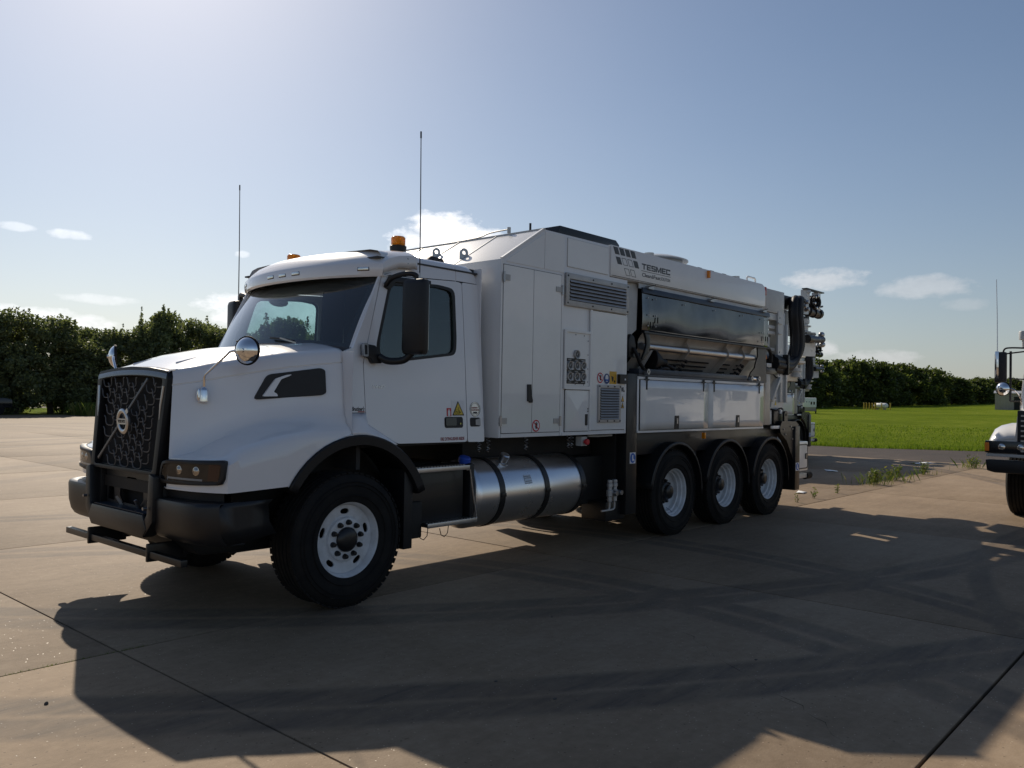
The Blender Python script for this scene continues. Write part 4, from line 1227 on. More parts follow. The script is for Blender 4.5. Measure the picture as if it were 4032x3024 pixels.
for s in SIDES:
    # step box ahead of the tank
    st = empty('cab_step', (1.08, mir(.1, s), .55), truck); SO = Vector((1.08, mir(.1, s), .55))
    P = lambda x, y, z: Vector((x, mir(y, s), z))-SO
    B().obox(P(1.02, .145, 1.036), (1, 0, 0), (0, 1, 0), (0, 0, 1), .345, .145, .016).build('upper_tread', 'chassis', st)
    B().obox(P(1.02, -.004, 1.034), (1, 0, 0), (0, 1, 0), (0, 0, 1), .345, .006, .020).build('upper_tread_edge', 'aluminium', st, bevel=.003)
    B().obox(P(1.16, .12, .545), (1, 0, 0), (0, 1, 0), (0, 0, 1), .31, .12, .014).build('lower_tread', 'chassis', st)
    B().obox(P(1.16, -.006, .545), (1, 0, 0), (0, 1, 0), (0, 0, 1), .31, .006, .020).build('lower_tread_edge', 'aluminium', st, bevel=.003)
    for nm_, x0_, x1_, z_, y_ in (('upper_grip', .70, 1.34, 1.052, .02), ('lower_grip', .87, 1.45, .559, .02)):
        b = B()
        k = x0_
        while k < x1_:
            b.obox(P(k, y_+.05, z_+.003), (1, 0, 0), (0, 1, 0), (0, 0, 1), .011, .05, .006); k += .036
        b.build(nm_, 'steel', st)
    B().obox(P(1.05, .22, .78), (1, 0, 0), (0, 1, 0), (0, 0, 1), .33, .13, .235).build('battery_box', 'black_paint', st, bevel=.01)
    B().tube([P(1.33, .0, 1.012), P(1.375, .0, 1.010), P(1.472, .0, .56)], .006, 6).build('step_stay', 'aluminium', st)
    B().lathe([(.0, .075), (.05, .07), (.058, .06), (.058, .02), (.045, .015), (.045, 0)], P(1.45, .16, 1.05), (0, -s*.3, 1), 20).build('filler_lid', 'cap_blue', st)
    B().obox(P(1.46, .25, .80), (1, 0, 0), (0, 1, 0), (0, 0, 1), .03, .20, .26).build('def_tank', 'black_plastic', st, bevel=.02)
    for x in (.80, 1.05):
        B().tube([P(x, .05, .50), P(x+.02, .05, .44), P(x+.06, .05, .42), P(x+.10, .05, .45), P(x+.11, .05, .52)], .004, 5).build('drain_cable', 'black_plastic', st)
    B().obox(P(.76, .15, .60), (1, 0, 0), (0, 1, 0), (0, 0, 1), .08, .10, .16).build('air_tank_end', 'chassis', st, bevel=.02)

# ---------------- front service body
sv = empty('service_body', (2.8, CY, 1.29), truck); SV = Vector((2.8, CY, 1.29))
YB = -.03
side = [(1.715, 1.292), (3.872, 1.292), (3.872, 3.045), (3.515, 3.045), (3.515, 3.39), (2.352, 3.385), (1.722, 3.0)]
def vp(x, y, z): return Vector((x, y, z))-SV
b = B().prism(side, YB+.008, 2.47, 'y')
for i, v in enumerate(b.v): b.v[i] = tuple(Vector(v)-SV)
b.build('body_shell', 'white_paint', sv, bevel=.006)
def sp(name, outline, mat, out=0.0, t=.008, holes=(), parent=None, O=None, bevel=0, near=YB):
    O = SV if O is None else O
    return B().plate(outline, holes, lambda u, v, w: Vector((u, near-out+w, v))-O, t).build(name, mat, parent or sv, bevel=bevel)
# edge frames
for x0_, x1_, z0_, z1_ in ((1.718, 1.744, 1.295, 2.99), (2.652, 2.684, 1.295, 2.96), (1.75, 2.645, 1.295, 1.326), (3.842, 3.868, 1.295, 2.62), (2.69, 3.835, 1.295, 1.326)):
    sp('edge_frame', [(x0_, z0_), (x1_, z0_), (x1_, z1_), (x0_, z1_)], 'white_paint', 0, .01)
def door(x0_, x1_, z0_, z1_, nm_='panel_door', mat='panel_paint', out=.004):
    sp('door_gasket', [(x0_-.006, z0_-.006), (x1_+.006, z0_-.006), (x1_+.006, z1_+.006), (x0_-.006, z1_+.006)], 'seam', -.003, .006)
    return sp(nm_, rrect(x0_, x1_, z0_, z1_, .006, 2), mat, out, .012)
door(1.752, 2.194, 1.338, 2.950); door(2.201, 2.640, 1.338, 2.950)
door(3.186, 3.838, 1.342, 2.635); door(2.734, 3.143, 1.336, 1.768)
# upper fascia panels
sp('fascia_panel', [(1.80, 3.0), (2.36, 3.34), (2.36, 2.985), (1.80, 2.985)], 'white_paint', -.003, .006)
sp('fascia_panel', [(2.372, 2.985), (2.69, 2.985), (2.69, 3.365), (2.372, 3.365)], 'white_paint', -.003, .006)
sp('door_gasket', [(2.738, 3.056), (3.478, 3.056), (3.478, 3.360), (2.738, 3.360)], 'grey_paint', -.003, .006)
sp('panel_door', rrect(2.743, 3.473, 3.061, 3.355, .004, 2), 'panel_paint', .001, .008)
# hinges, handles
for x_, z_ in ((1.758, 2.83), (1.742, 1.455)):
    sp('hinge', [(x_-.028, z_-.028), (x_+.08, z_-.028), (x_+.08, z_+.028), (x_-.028, z_+.028)], 'louver_metal', .012, .008)
    B().cyl(vp(x_-.01, YB-.014, z_-.05), vp(x_-.01, YB-.014, z_+.05), .011, n=10).build('hinge_pin', 'steel', sv)
for x_, z_ in ((2.635, 2.80), (2.625, 1.447)):
    sp('hinge', [(x_-.085, z_-.026), (x_+.03, z_-.026), (x_+.03, z_+.026), (x_-.085, z_+.026)], 'louver_metal', .012, .008)
    B().cyl(vp(x_+.016, YB-.014, z_-.05), vp(x_+.016, YB-.014, z_+.05), .011, n=10).build('hinge_pin', 'steel', sv)
sp('door_handle', [(2.118, 1.812), (2.168, 1.812), (2.178, 1.70), (2.195, 1.655), (2.190, 1.632), (2.150, 1.632), (2.145, 1.645), (2.120, 1.645)], 'black_plastic', .02, .016)
sp('door_handle', rrect(3.076, 3.118, 1.395, 1.515, .004, 2), 'black_plastic', .014, .012)
for z_ in (1.545, 1.572): sp('lock', circ(3.126, z_, .008, 10), 'black_plastic', .010, .008)
# folded pressing on the small door
b = B().grid([[vp(2.745, YB-.006, 1.345), vp(2.745, YB-.006, 1.76)], [vp(2.93, YB-.016, 1.55), vp(2.93, YB-.016, 1.552)], [vp(3.13, YB-.006, 1.345), vp(3.13, YB-.006, 1.76)]])
b.add([vp(2.745, YB-.006, 1.345), vp(2.93, YB-.016, 1.55), vp(3.13, YB-.006, 1.345)], [(0, 1, 2)]); b.add([vp(2.745, YB-.006, 1.76), vp(2.93, YB-.016, 1.552), vp(3.13, YB-.006, 1.76)], [(0, 1, 2)])
b.build('door_pressing', 'panel_paint', sv, smooth=0)
# louvres
def louvre(name, x0_, x1_, z0_, z1_, fr, n):
    O = Vector(((x0_+x1_)/2, YB, z0_))
    lv = empty(name, O, truck)
    B().plate([(x0_, z0_), (x1_, z0_), (x1_, z1_), (x0_, z1_)], [[(x0_+fr, z0_+fr), (x1_-fr, z0_+fr), (x1_-fr, z1_-fr), (x0_+fr, z1_-fr)]], lambda u, v, w: Vector((u, YB-.022+w, v))-O, .02).build('louvre_frame', 'louver_metal', lv, bevel=.002)
    B().plate([(x0_+fr*.8, z0_+fr*.8), (x1_-fr*.8, z0_+fr*.8), (x1_-fr*.8, z1_-fr*.8), (x0_+fr*.8, z1_-fr*.8)], [], lambda u, v, w: Vector((u, YB-.0065+w, v))-O, .004).build('louvre_backing', 'seam', lv)
    h = (z1_-z0_-2*fr)/n
    sl_ = None
    for i in range(n):
        z = z0_+fr+h*(i+.5)
        p = Vector(((x0_+x1_)/2, YB-.020, z))-O
        if sl_ is None:
            w = (x1_-x0_)/2-fr-.004
            prof = [(-.010, -h*.42), (-.012, -h*.36), (-.004, h*.05), (.012, h*.46), (.014, h*.42), (-.001, h*.0)]
            sl_ = B().prism(prof, -w, w, 'x').build('slat', 'louver_metal', lv, loc=p, smooth=30)
        else: clone(sl_, lv, p)
    bl = None
    pts = [(x0_+fr/2, z0_+fr/2), ((x0_+x1_)/2-.2*(x1_-x0_)*.5, z0_+fr/2), ((x0_+x1_)/2+.2*(x1_-x0_), z0_+fr/2), (x1_-fr/2, z0_+fr/2)]
    for (x_, z_) in pts+[(q[0], z1_-fr/2) for q in pts]:
        p = Vector((x_, YB-.024, z_))-O
        if bl is None: bl = B().lathe([(.0, -.006), (.008, -.004), (.01, .003)], (0, 0, 0), (0, 1, 0), 10).build('rivet', 'black_plastic', lv, loc=p)
        else: clone(bl, lv, p)
louvre('upper_louvre', 2.700, 3.868, 2.648, 2.990, .058, 6)
louvre('lower_louvre', 3.300, 3.735, 1.420, 1.838, .036, 12)
# gauge panel, recessed
gpn = empty('gauge_panel', (2.94, .0, 1.82), truck); GP = Vector((2.94, 0, 1.82))
def gq(u, y, v): return Vector((u, y, v))-GP
B().plate([(2.725, 1.815), (3.15, 1.815), (3.15, 2.375), (2.725, 2.375)], [], lambda u, v, w: gq(u, YB-.001+w, v), .004).build('panel_plate', 'white_paint', gpn)
for x0_, x1_, z0_, z1_ in ((2.700, 2.732, 1.78, 2.40), (3.145, 3.178, 1.34, 2.64), (2.732, 3.145, 2.375, 2.402), (2.732, 3.145, 1.776, 1.812)):
    B().plate([(x0_, z0_), (x1_, z0_), (x1_, z1_), (x0_, z1_)], [], lambda u, v, w: gq(u, YB-.016+w, v), .018).build('panel_frame', 'white_paint', gpn)
gg = None
for u, v in ((2.91, 2.146), (2.792, 2.026), (2.91, 2.029), (3.026, 2.031), (2.792, 1.911), (2.91, 1.911), (3.026, 1.912)):
    if gg is None:
        b = B(); b.lathe([(.033, -.010), (.036, -.020), (.045, -.022), (.048, -.012), (.048, .0)], (0, 0, 0), (0, 1, 0), 28)
        b.m = 1; b.lathe([(.0, -.012), (.034, -.012)], (0, 0, 0), (0, 1, 0), 28); b.m = 2; b.obox((.006, -.0135, .006), (1, 0, 1.2), (0, 1, 0), (-1.2, 0, 1), .018, .001, .003)
        gg = b.build('gauge', ['louver_metal', 'gauge_face', 'grey_paint'], gpn, loc=gq(u, YB-.004, v))
    else: clone(gg, gpn, gq(u, YB-.004, v))
for z_ in (2.086, 1.968, 1.853):
    B().plate([(2.738, z_-.018), (3.072, z_-.018), (3.072, z_+.016), (2.738, z_+.016)], [], lambda u, v, w: gq(u, YB-.006+w, v), .003).build('gauge_strip', 'decal_black', gpn)
    bb = B()
    for u in (2.77, 2.885, 3.0): bb.box(u, u+.055, YB-.0075, YB-.006, z_-.004, z_+.002)
    for i, v in enumerate(bb.v): bb.v[i] = tuple(Vector(v)-GP)
    bb.build('gauge_strip_print', 'grey_paint', gpn)
rv = None
for u, v in [(2.742, 2.355), (2.90, 2.355), (3.05, 2.352), (3.12, 2.30), (3.12, 2.15), (3.12, 2.0), (3.12, 1.86), (2.742, 1.828), (2.90, 1.828), (3.05, 1.828)]:
    p = gq(u, YB-.002, v)
    if rv is None: rv = B().lathe([(.0, -.005), (.006, -.004), (.008, .0)], (0, 0, 0), (0, 1, 0), 8).build('rivet', 'steel', gpn, loc=p)
    else: clone(rv, gpn, p)
# warning signs
def sign(name, parts):
    for k, (outline, mat) in enumerate(parts):
        sp(name if k == 0 else name+'_mark', outline, mat, .0062+.0012*k, .0012)
hand = [(-.28, -.1), (-.2, .1), (-.3, .45), (-.16, .5), (-.05, .2), (-.04, .62), (.1, .62), (.12, .2), (.2, .55), (.32, .5), (.3, .0), (.2, -.5), (-.1, -.5)]
def prohibit(cx, cz, r):
    sign('no_touch_sign', [(circ(cx, cz, r*1.06, 28), 'decal_white'), (circ(cx, cz, r, 28), 'decal_red'), (circ(cx, cz, r*.78, 28), 'decal_white'), ([(cx+u*r, cz+v*r) for u, v in hand], 'decal_black'),
        ([(cx-.60*r, cz+.48*r), (cx-.48*r, cz+.60*r), (cx+.60*r, cz-.48*r), (cx+.48*r, cz-.60*r)], 'decal_red')])
prohibit(2.263, 1.402, .060); prohibit(3.345, 1.912, .058)
cx, cz, r = 3.470, 1.905, .058
sign('ear_protection_sign', [(circ(cx, cz, r*1.04, 28), 'decal_white'), (circ(cx, cz, r, 28), 'decal_navy'), ([(cx+u*r, cz+v*r) for u, v in [(-.42, -.1), (-.5, .3), (-.3, .72), (.3, .72), (.5, .3), (.42, -.1), (.3, -.55), (-.3, -.55)]], 'decal_white'),
    ([(cx+u*r, cz+v*r) for u, v in [(-.5, -.1), (.5, -.1), (.36, -.45), (-.36, -.45)]], 'decal_blue')])
sign('hand_hazard_sign', [(rrect(3.524, 3.662, 1.848, 1.990, .004), 'decal_orange'), ([(3.555, 1.94), (3.60, 1.93), (3.60, 1.90), (3.585, 1.872), (3.57, 1.89)], 'decal_black'), ([(3.61, 1.895), (3.635, 1.885), (3.625, 1.865), (3.605, 1.87)], 'decal_black')])
sp('junction_box', rrect(3.676, 3.830, 1.856, 1.962, .005), 'black_plastic', .045, .05, bevel=0)
sp('box_label', rrect(3.765, 3.79, 1.895, 1.915, .003), 'decal_white', .0465, .0012)
sp('noise_label', [(3.757, 1.742), (3.825, 1.742), (3.825, 1.838), (3.757, 1.838)], 'decal_white', .0062, .0012)
def sx(x0_, z0_): return lambda u, v, w: Vector((x0_+u, YB-.0074-w, z0_+v))-SV
text('noise_text', '105', sx(3.760, 1.768), .044, .048, 'decal_black', sv, .015)
text('noise_unit', 'dB', sx(3.806, 1.764), .016, .018, 'decal_black', sv, .01)
for z_ in (1.690, 1.616):
    sign('hazard_triangle', [(rpoly([(3.758, z_-.036), (3.820, z_-.036), (3.789, z_+.034)], .004), 'decal_black'), (rpoly([(3.766, z_-.031), (3.812, z_-.031), (3.789, z_+.022)], .003), 'decal_orange')])
    if z_ < 1.65: sp('hazard_triangle_mark', [(3.78, z_-.02), (3.80, z_-.025), (3.795, z_-.005), (3.785, z_)], 'decal_black', .0086, .0012)
# sloping front roof: seams, lifting lugs
for y_ in (.62, 1.18, 1.78):
    B().bar(vp(1.735, y_, 3.008), vp(2.345, y_, 3.384), .012, .010).build('roof_seam', 'grey_paint', sv)
B().bar(vp(1.73, YB+.012, 3.010), vp(2.345, YB+.012, 3.388), .03, .012).build('roof_edge', 'white_paint', sv)
B().box(-.010, .014, 0, 2.5, -.005, .010).build('ridge_trim', 'grey_paint', sv, loc=vp(2.352, YB, 3.385))
def lug(y_, x_):
    z_ = 3.0+(x_-1.722)*.611
    lg = [(-.045, -.03), (-.045, .05)]+[(.045*math.cos(rad(a)), .05+.045*math.sin(rad(a))) for a in (150, 120, 90, 60, 30)]+[(.045, .05), (.045, -.03)]
    ay_ = Vector((.62, -.78, 0))
    B().plate(lg, [circ(0, .05, .02, 12)], lambda u, v, w: vp(x_, y_, z_)+Vector((.90*u, -.43*u, v))+Vector((.43, .90, 0))*(w-.006), .014).build('lifting_lug', 'steel', sv)
lug(.64, 1.88); lug(1.20, 2.02)
# roof fittings
rb = B().prism([(2.86, 3.405), (4.05, 3.40), (4.05, 3.50), (3.98, 3.548), (2.92, 3.548)], .22, 2.2, 'y')
for i, v in enumerate(rb.v): rb.v[i] = tuple(Vector(v)-SV)
rb.build('roof_cowl', 'black_paint', sv, bevel=.006)
B().cyl(vp(2.40, .2, 3.385), vp(2.40, .2, 3.48), .012, n=10).build('roof_stub', 'black_plastic', sv)
B().cyl(vp(2.35, .45, 3.40), vp(2.35, .45, 3.46), .02, n=10).build('hose_post', 'grey_paint', sv)
B().tube(smooth_path([vp(2.37, .48, 3.445), vp(2.38, .75, 3.44), vp(2.39, .95, 3.412), vp(2.40, 1.5, 3.405), vp(2.40, 2.0, 3.40)], 5), .007, 6).build('roof_hose', 'black_plastic', sv)
# emergency stop, springs under the body
B().box(3.10, 3.20, .02, .10, 1.17, 1.27).build('stop_box', 'grey_paint', truck, bevel=.006)
B().lathe([(.0, -.05), (.03, -.048), (.034, -.035), (.034, -.025), (.018, -.022), (.018, 0)], (3.15, .02, 1.215), (0, 1, 0), 16).build('stop_button', 'decal_red', truck)
for x_, y_ in ((1.70, .20), (1.76, .14), (2.30, .12), (3.0, .12), (3.06, .12)):
    pts = [(x_+.018*math.cos(a*.7), y_+.018*math.sin(a*.7), 1.285-.004*a) for a in range(34)]
    B().tube(pts, .004, 5).build('spring', 'steel', truck)
B().tube([(3.3, .08, 1.27), (3.5, .08, 1.265), (3.75, .08, 1.27)], .012, 6).build('cable_conduit', 'grey_paint', truck)
# hydraulic valve pair
vv = empty('valve_block', (3.62, -.02, .5), truck); VB = Vector((3.62, -.02, .5))
for k, x_ in enumerate((3.585, 3.680)):
    B().lathe([(.0, .30), (.028, .298), (.03, .28), (.026, .26), (.034, .255), (.034, .225), (.026, .22), (.026, .19), (.038, .185), (.038, .12), (.028, .11), (.028, .06), (.012, .05), (.012, 0)], Vector((x_, -.02, .48))-VB, (0, 0, 1), 18).build('valve', 'louver_metal', vv)
    B().lathe([(.0, -.05), (.026, -.05), (.03, -.04), (.03, .0)], Vector((x_+.03, -.05, .635))-VB, (0, 1, 0), 16).build('valve_port', 'steel', vv)
    B().tube(smooth_path([Vector((x_, -.02, .50))-VB, Vector((x_-.005, -.02, .46))-VB, Vector((x_-.05, -.02, .445))-VB, Vector((x_-.14, -.01, .442))-VB], 4), .011, 6).build('valve_pipe', 'louver_metal', vv)

# ---------------- black column between the bodies
B().box(3.905, 4.120, -.02, .12, .36, 1.98).build('outrigger_column', 'black_paint', truck, bevel=.006)
B().box(3.88, 4.13, .12, 2.3, .42, 1.99).build('column_core', 'chassis', truck, bevel=.01)
B().box(3.62, 4.00, .05, .40, .30, .52).build('outrigger_foot', 'black_paint', truck, bevel=.02)
def boots(x, z, w, h, y):
    B().plate(rrect(x, x+w, z, z+h, .003), [], lambda u, v, q: (u, y+q, v), .002).build('boots_sign', 'decal_white', truck)
    B().plate(circ(x+w/2, z+h/2, w*.46, 24), [], lambda u, v, q: (u, y-.0012+q, z+h/2+(v-z-h/2)*h/w*.98), .001).build('boots_sign_disc', 'decal_blue', truck)
    m = [(-.12, .26), (.08, .26), (.08, -.05), (.28, -.16), (.28, -.26), (-.12, -.26)]
    B().plate([(x+w/2+u*w, z+h/2+v*h) for u, v in m], [], lambda u, v, q: (u, y-.0024+q, v), .001).build('boots_sign_mark', 'decal_white', truck)
boots(3.975, .940, .118, .128, -.0225)
for z_ in (1.06, .98, .80, .64): B().cyl((4.135, .02, z_), (4.135, .02, z_+.05), .008, n=8).build('hinge_pin', 'steel', truck)

# ---------------- rear tank band with the lettering
tk = empty('tank_body', (5.5, CY, 3.05), truck); TK = Vector((5.5, CY, 3.05))
def tq(x, y, z): return Vector((x, y, z))-TK
b = B().prism([(3.520, 3.052), (7.44, 3.060), (7.47, 3.10), (7.47, 3.30), (7.44, 3.37), (7.36, 3.40), (3.520, 3.403)], YB-.006, 2.47, 'y')
for i, v in enumerate(b.v): b.v[i] = tuple(Vector(v)-TK)
b.build('tank_shell', 'white_paint', tk, bevel=.008)
def tp(name, outline, mat, out=.002, t=.0015, holes=()):
    return B().plate(outline, holes, lambda u, v, w: tq(u, YB-.006-out+w, v), t).build(name, mat, tk)
def para(x, z, w=.088, h=.078, sk=.042):   # slanted tile, (x,z)=top-left
    return [(x, z), (x+w, z), (x+w+sk, z-h), (x+sk, z-h)]
for k in range(4): tp('logo_tile', para(3.553+k*.1135, 3.388), 'decal_charcoal')
tp('logo_tile', para(3.605, 3.282), 'decal_charcoal'); tp('logo_tile', para(3.605+3*.117, 3.282), 'decal_charcoal')
for x_, z_ in ((3.605+.117, 3.282), (3.605+.234, 3.282), (3.605+.172, 3.172), (3.605+.289, 3.172)):
    o_ = para(x_, z_); c_ = Vector((sum(p[0] for p in o_)/4, sum(p[1] for p in o_)/4))
    tp('logo_outline', o_, 'decal_charcoal', holes=[[tuple(c_+(Vector(p)-c_)*.86) for p in o_]])
T = lambda x0_, z0_: (lambda u, v, w: tq(x0_+u, YB-.0062-w, z0_+v))
def letter(c, w, h, v, t):
    if c == 'T': return [(0, h), (0, h-t), (w/2-v/2, h-t), (w/2-v/2, 0), (w/2+v/2, 0), (w/2+v/2, h-t), (w, h-t), (w, h)]
    if c == 'E': return [(0, 0), (w, 0), (w, t), (v, t), (v, h/2-t/2), (w*.92, h/2-t/2), (w*.92, h/2+t/2), (v, h/2+t/2), (v, h-t), (w, h-t), (w, h), (0, h)]
    if c == 'S': return [(0, 0), (w, 0), (w, h/2+t/2), (v, h/2+t/2), (v, h-t), (w, h-t), (w, h), (0, h), (0, h/2-t/2), (w-v, h/2-t/2), (w-v, t), (0, t)]
    if c == 'M': return [(0, 0), (v, 0), (v, h*.70), (w/2-v*.3, 0), (w/2+v*.3, 0), (w-v, h*.70), (w-v, 0), (w, 0), (w, h), (w-v*1.1, h), (w/2, h*.32), (v*1.1, h), (0, h)]
    return [(0, 0), (w, 0), (w, t*1.3), (v, t), (v, h-t), (w, h-t*1.3), (w, h), (0, h)]
b = B(); x_ = 4.142
for c_, w_ in zip('TESMEC', (.098, .090, .094, .118, .090, .094)):
    b.plate(rpoly([(x_+u, 3.208+v) for u, v in letter(c_, w_, .068, .023, .0155)], .004, 2), [], lambda u, v, w: tq(u, YB-.008+w, v), .0015); x_ += w_+.0105
b.build('maker_name', 'decal_charcoal', tk, smooth=0)
tp('name_underline', [(4.134, 3.186), (4.788, 3.186), (4.788, 3.192), (4.134, 3.192)], 'decal_charcoal')
text('slogan_bold', 'Clean', T(4.150, 3.122), .205, .045, 'decal_charcoal', tk, .018)
text('slogan_light', '&', T(4.362, 3.120), .035, .045, 'decal_charcoal', tk, .0)
text('slogan_bold', 'Fast', T(4.402, 3.122), .160, .045, 'decal_charcoal', tk, .018)
text('slogan_light', 'SOLUTION', T(4.570, 3.124), .208, .040, 'decal_charcoal', tk, -.002)
# seam under the band, drip edge
tp('band_seam', [(3.53, 3.060), (7.43, 3.066), (7.43, 3.072), (3.53, 3.066)], 'seam', .001)
# roof fittings
B().cyl(tq(4.70, .22, 3.40), tq(4.70, .22, 3.50), .062, n=24).build('vent_stub', 'mast_paint', tk)
b = B().grid([[tq(5.25+.44*math.cos(a)*q, .42+.36*math.sin(a)*q, 3.50+.075*(1-q*q)) for a in [2*math.pi*i/32 for i in range(33)]] for q in (0.001, .3, .6, .85, 1)])
b.grid([[tq(5.25+.44*math.cos(a)*q, .42+.36*math.sin(a)*q, z) for a in [2*math.pi*i/32 for i in range(33)]] for q, z in ((1, 3.50), (1, 3.485), (.80, 3.485), (.80, 3.40))])
b.build('hatch_lid', 'mast_paint', tk, smooth=50)
B().cyl(tq(6.80, .10, 3.40), tq(6.80, .10, 3.455), .05, n=20).build('vent_stub', 'mast_paint', tk)
B().tube([tq(7.10, .08, 3.39), tq(7.10, .08, 3.47), tq(7.12, .08, 3.49), tq(7.34, .08, 3.49), tq(7.37, .08, 3.47), tq(7.37, .08, 3.39)], .014, 8).build('grab_handle', 'white_paint', tk)
for x_ in (5.62, 5.95, 6.3, 6.6): B().box(-.05, .05, 0, .1, 0, .022).build('roof_clip', 'black_plastic', tk, loc=tq(x_, .02, 3.40))
B().obox(tq(5.72, YB-.025, 3.338), (1, 0, 0), (0, 1, 0), (0, 0, 1), .022, .018, .048).build('marker_lamp', 'amber', tk, bevel=.008)
B().obox(tq(7.50, .02, 3.31), (1, 0, 0), (0, 1, 0), (0, 0, 1), .03, .05, .065).build('tail_lamp', 'red_lens', tk, bevel=.012)
B().box(5.685, 5.725, -.045, .0, 1.185, 1.265).build('marker_lamp', 'amber', truck, bevel=.008)

# ---------------- hopper side
hp_ = empty('hopper', (5.8, .2, 2.0), truck); HPO = Vector((5.8, .2, 2.0))
def hq(x, y, z): return Vector((x, y, z))-HPO
def hprism(name, poly, x0_, x1_, mat, bevel=.0):
    b = B().prism(poly, x0_, x1_, 'x')
    for i, v in enumerate(b.v): b.v[i] = tuple(Vector(v)-HPO)
    return b.build(name, mat, hp_, bevel=bevel)
hprism('hopper_core', [(.30, 1.97), (2.2, 1.97), (2.4, 3.05), (.10, 3.05), (.12, 2.48), (.20, 2.44), (.22, 2.30), (.42, 2.02)], 4.13, 7.50, 'chassis')
# upper strip, hinged steel cover, curved skin below it
hprism('upper_strip', [(-.015, 2.985), (.0, 2.985), (.01, 3.05), (-.005, 3.05)], 4.13, 7.46, 'mast_paint')
b = B()
rows = []
for i in range(15):
    t = i/14
    z = 2.985-.51*t
    y = -.032-.012*(1-(2*t-1)**2)+.004*math.sin(t*7)*.5
    rows.append([hq(4.165+(7.575-4.165)*j/20, y+.004*math.sin(j*.9+i*.3), z) for j in range(21)])
b.grid(rows)
o = b.build('cover_plate', 'galvanised', hp_, smooth=60)
md = o.modifiers.new('thick', 'SOLIDIFY'); md.thickness = .006
hprism('cover_fold', [(-.062, 2.93), (-.034, 2.93), (-.028, 2.995), (-.05, 2.995)], 4.15, 7.585, 'rail_blue', .004)
hprism('cover_lip', [(-.075, 2.462), (-.02, 2.462), (-.02, 2.474), (-.075, 2.478)], 4.165, 7.575, 'black_paint')
for x_ in (4.30, 5.80, 7.38):
    B().box(-.06, .06, -.03, .02, -.015, .02).build('cover_hinge', 'steel', hp_, loc=hq(x_, -.045, 3.0))
    B().bar((-.07, -.04, .0), (.07, -.04, .03), .012, .012).build('hinge_lever', 'black_plastic', hp_, loc=hq(x_, -.045, 3.01))
rvt = None
for x_ in (4.25, 4.42, 5.1, 5.9, 6.7, 7.3, 7.5):
    for z_ in (2.88, 2.68, 2.55):
        if 4.5 < x_ < 7.2 and z_ != 2.88: continue
        p = hq(x_, -.058-.008*(z_ < 2.8), z_)
        if rvt is None: rvt = B().lathe([(.0, -.006), (.009, -.004), (.011, .004)], (0, 0, 0), (0, 1, 0), 8).build('rivet', 'steel', hp_, loc=p)
        else: clone(rvt, hp_, p)
for x_, z_ in ((4.30, 2.565), (4.36, 2.565), (4.46, 2.63), (7.42, 2.60), (7.49, 2.60)):
    B().box(-.005, .005, -.01, .0, -.035, .035).build('cover_slot', 'seam', hp_, loc=hq(x_, -.062, z_))
b = B()
prof = [(.02, 2.478), (.06, 2.44), (.085, 2.40), (.095, 2.36), (.095, 2.29), (.13, 2.24), (.20, 2.16), (.27, 2.08), (.31, 2.03)]
b.grid([[hq(x_, y, z) for x_ in (4.28, 5.2, 6.2, 7.26)] for y, z in prof]); b.build('hopper_skin', 'hopper_steel', hp_, smooth=60)
B().cyl(hq(4.28, .045, 2.318), hq(7.27, .045, 2.318), .044, n=24).build('spray_pipe', 'aluminium', hp_)
ribp = [(.01, 2.478), (.035, 2.42), (-.012, 2.345), (-.012, 2.30), (.03, 2.25), (.16, 2.10), (.26, 2.00), (.34, 2.00), (.28, 2.10), (.14, 2.27), (.10, 2.36), (.10, 2.42), (.09, 2.478)]
for x_ in (5.33, 6.40, 6.88): hprism('rib', ribp, x_-.005, x_+.005, 'hopper_steel')
slot = None
for x0_, x1_ in ((5.02, 5.30), (5.40, 6.12), (6.48, 6.74)):
    for k, (y_, z_) in enumerate(((.155, 2.19), (.20, 2.135), (.245, 2.085))):
        B().obox(hq((x0_+x1_)/2, y_-.006, z_), (1, 0, 0), (0, .65, -.76), (0, .76, .65), (x1_-x0_)/2, .008, .006).build('nozzle_slot', 'seam', hp_)
for x_ in (5.42, 7.02):
    for k, (y_, z_) in enumerate(((.12, 2.20), (.165, 2.145), (.21, 2.09))):
        B().lathe([(.0, -.05), (.022, -.048), (.026, -.03), (.018, -.02), (.018, .02)], hq(x_+.01*k, y_, z_), (0, .76, .5), 12).build('nozzle', 'black_plastic', hp_)
        B().tube([hq(x_-.02, y_-.03, z_), hq(x_-.10, y_-.035, z_-.01), hq(x_-.18, y_-.02, z_-.015)], .012, 6).build('nozzle_hose', 'hose_rubber', hp_)
# ejector cone at the left end
B().lathe([(.0, -.24), (.035, -.235), (.05, -.20), (.05, -.16), (.15, .02), (.155, .06), (.0, .06)], hq(4.62, .10, 2.16), (-1, .25, .10), 28).build('suction_cone', 'hose_rubber', hp_)
B().prism([(.0, 2.32), (.04, 2.32), (.25, 2.0), (.21, 2.0)], 0, .05, 'x').build('cone_bracket', 'mast_paint', hp_, loc=(4.47-5.8, -.2, -2.0))
B().tube(smooth_path([hq(4.80, .06, 2.13), hq(4.98, .03, 2.08), hq(5.1, .10, 2.06), hq(5.22, .14, 2.11)], 5), .024, 8).build('cone_hose', 'hose_rubber', hp_)
B().tube(smooth_path([hq(4.55, .02, 2.02), hq(4.75, .0, 2.07), hq(4.95, .05, 2.05)], 5), .02, 8).build('cone_hose', 'hose_rubber', hp_)
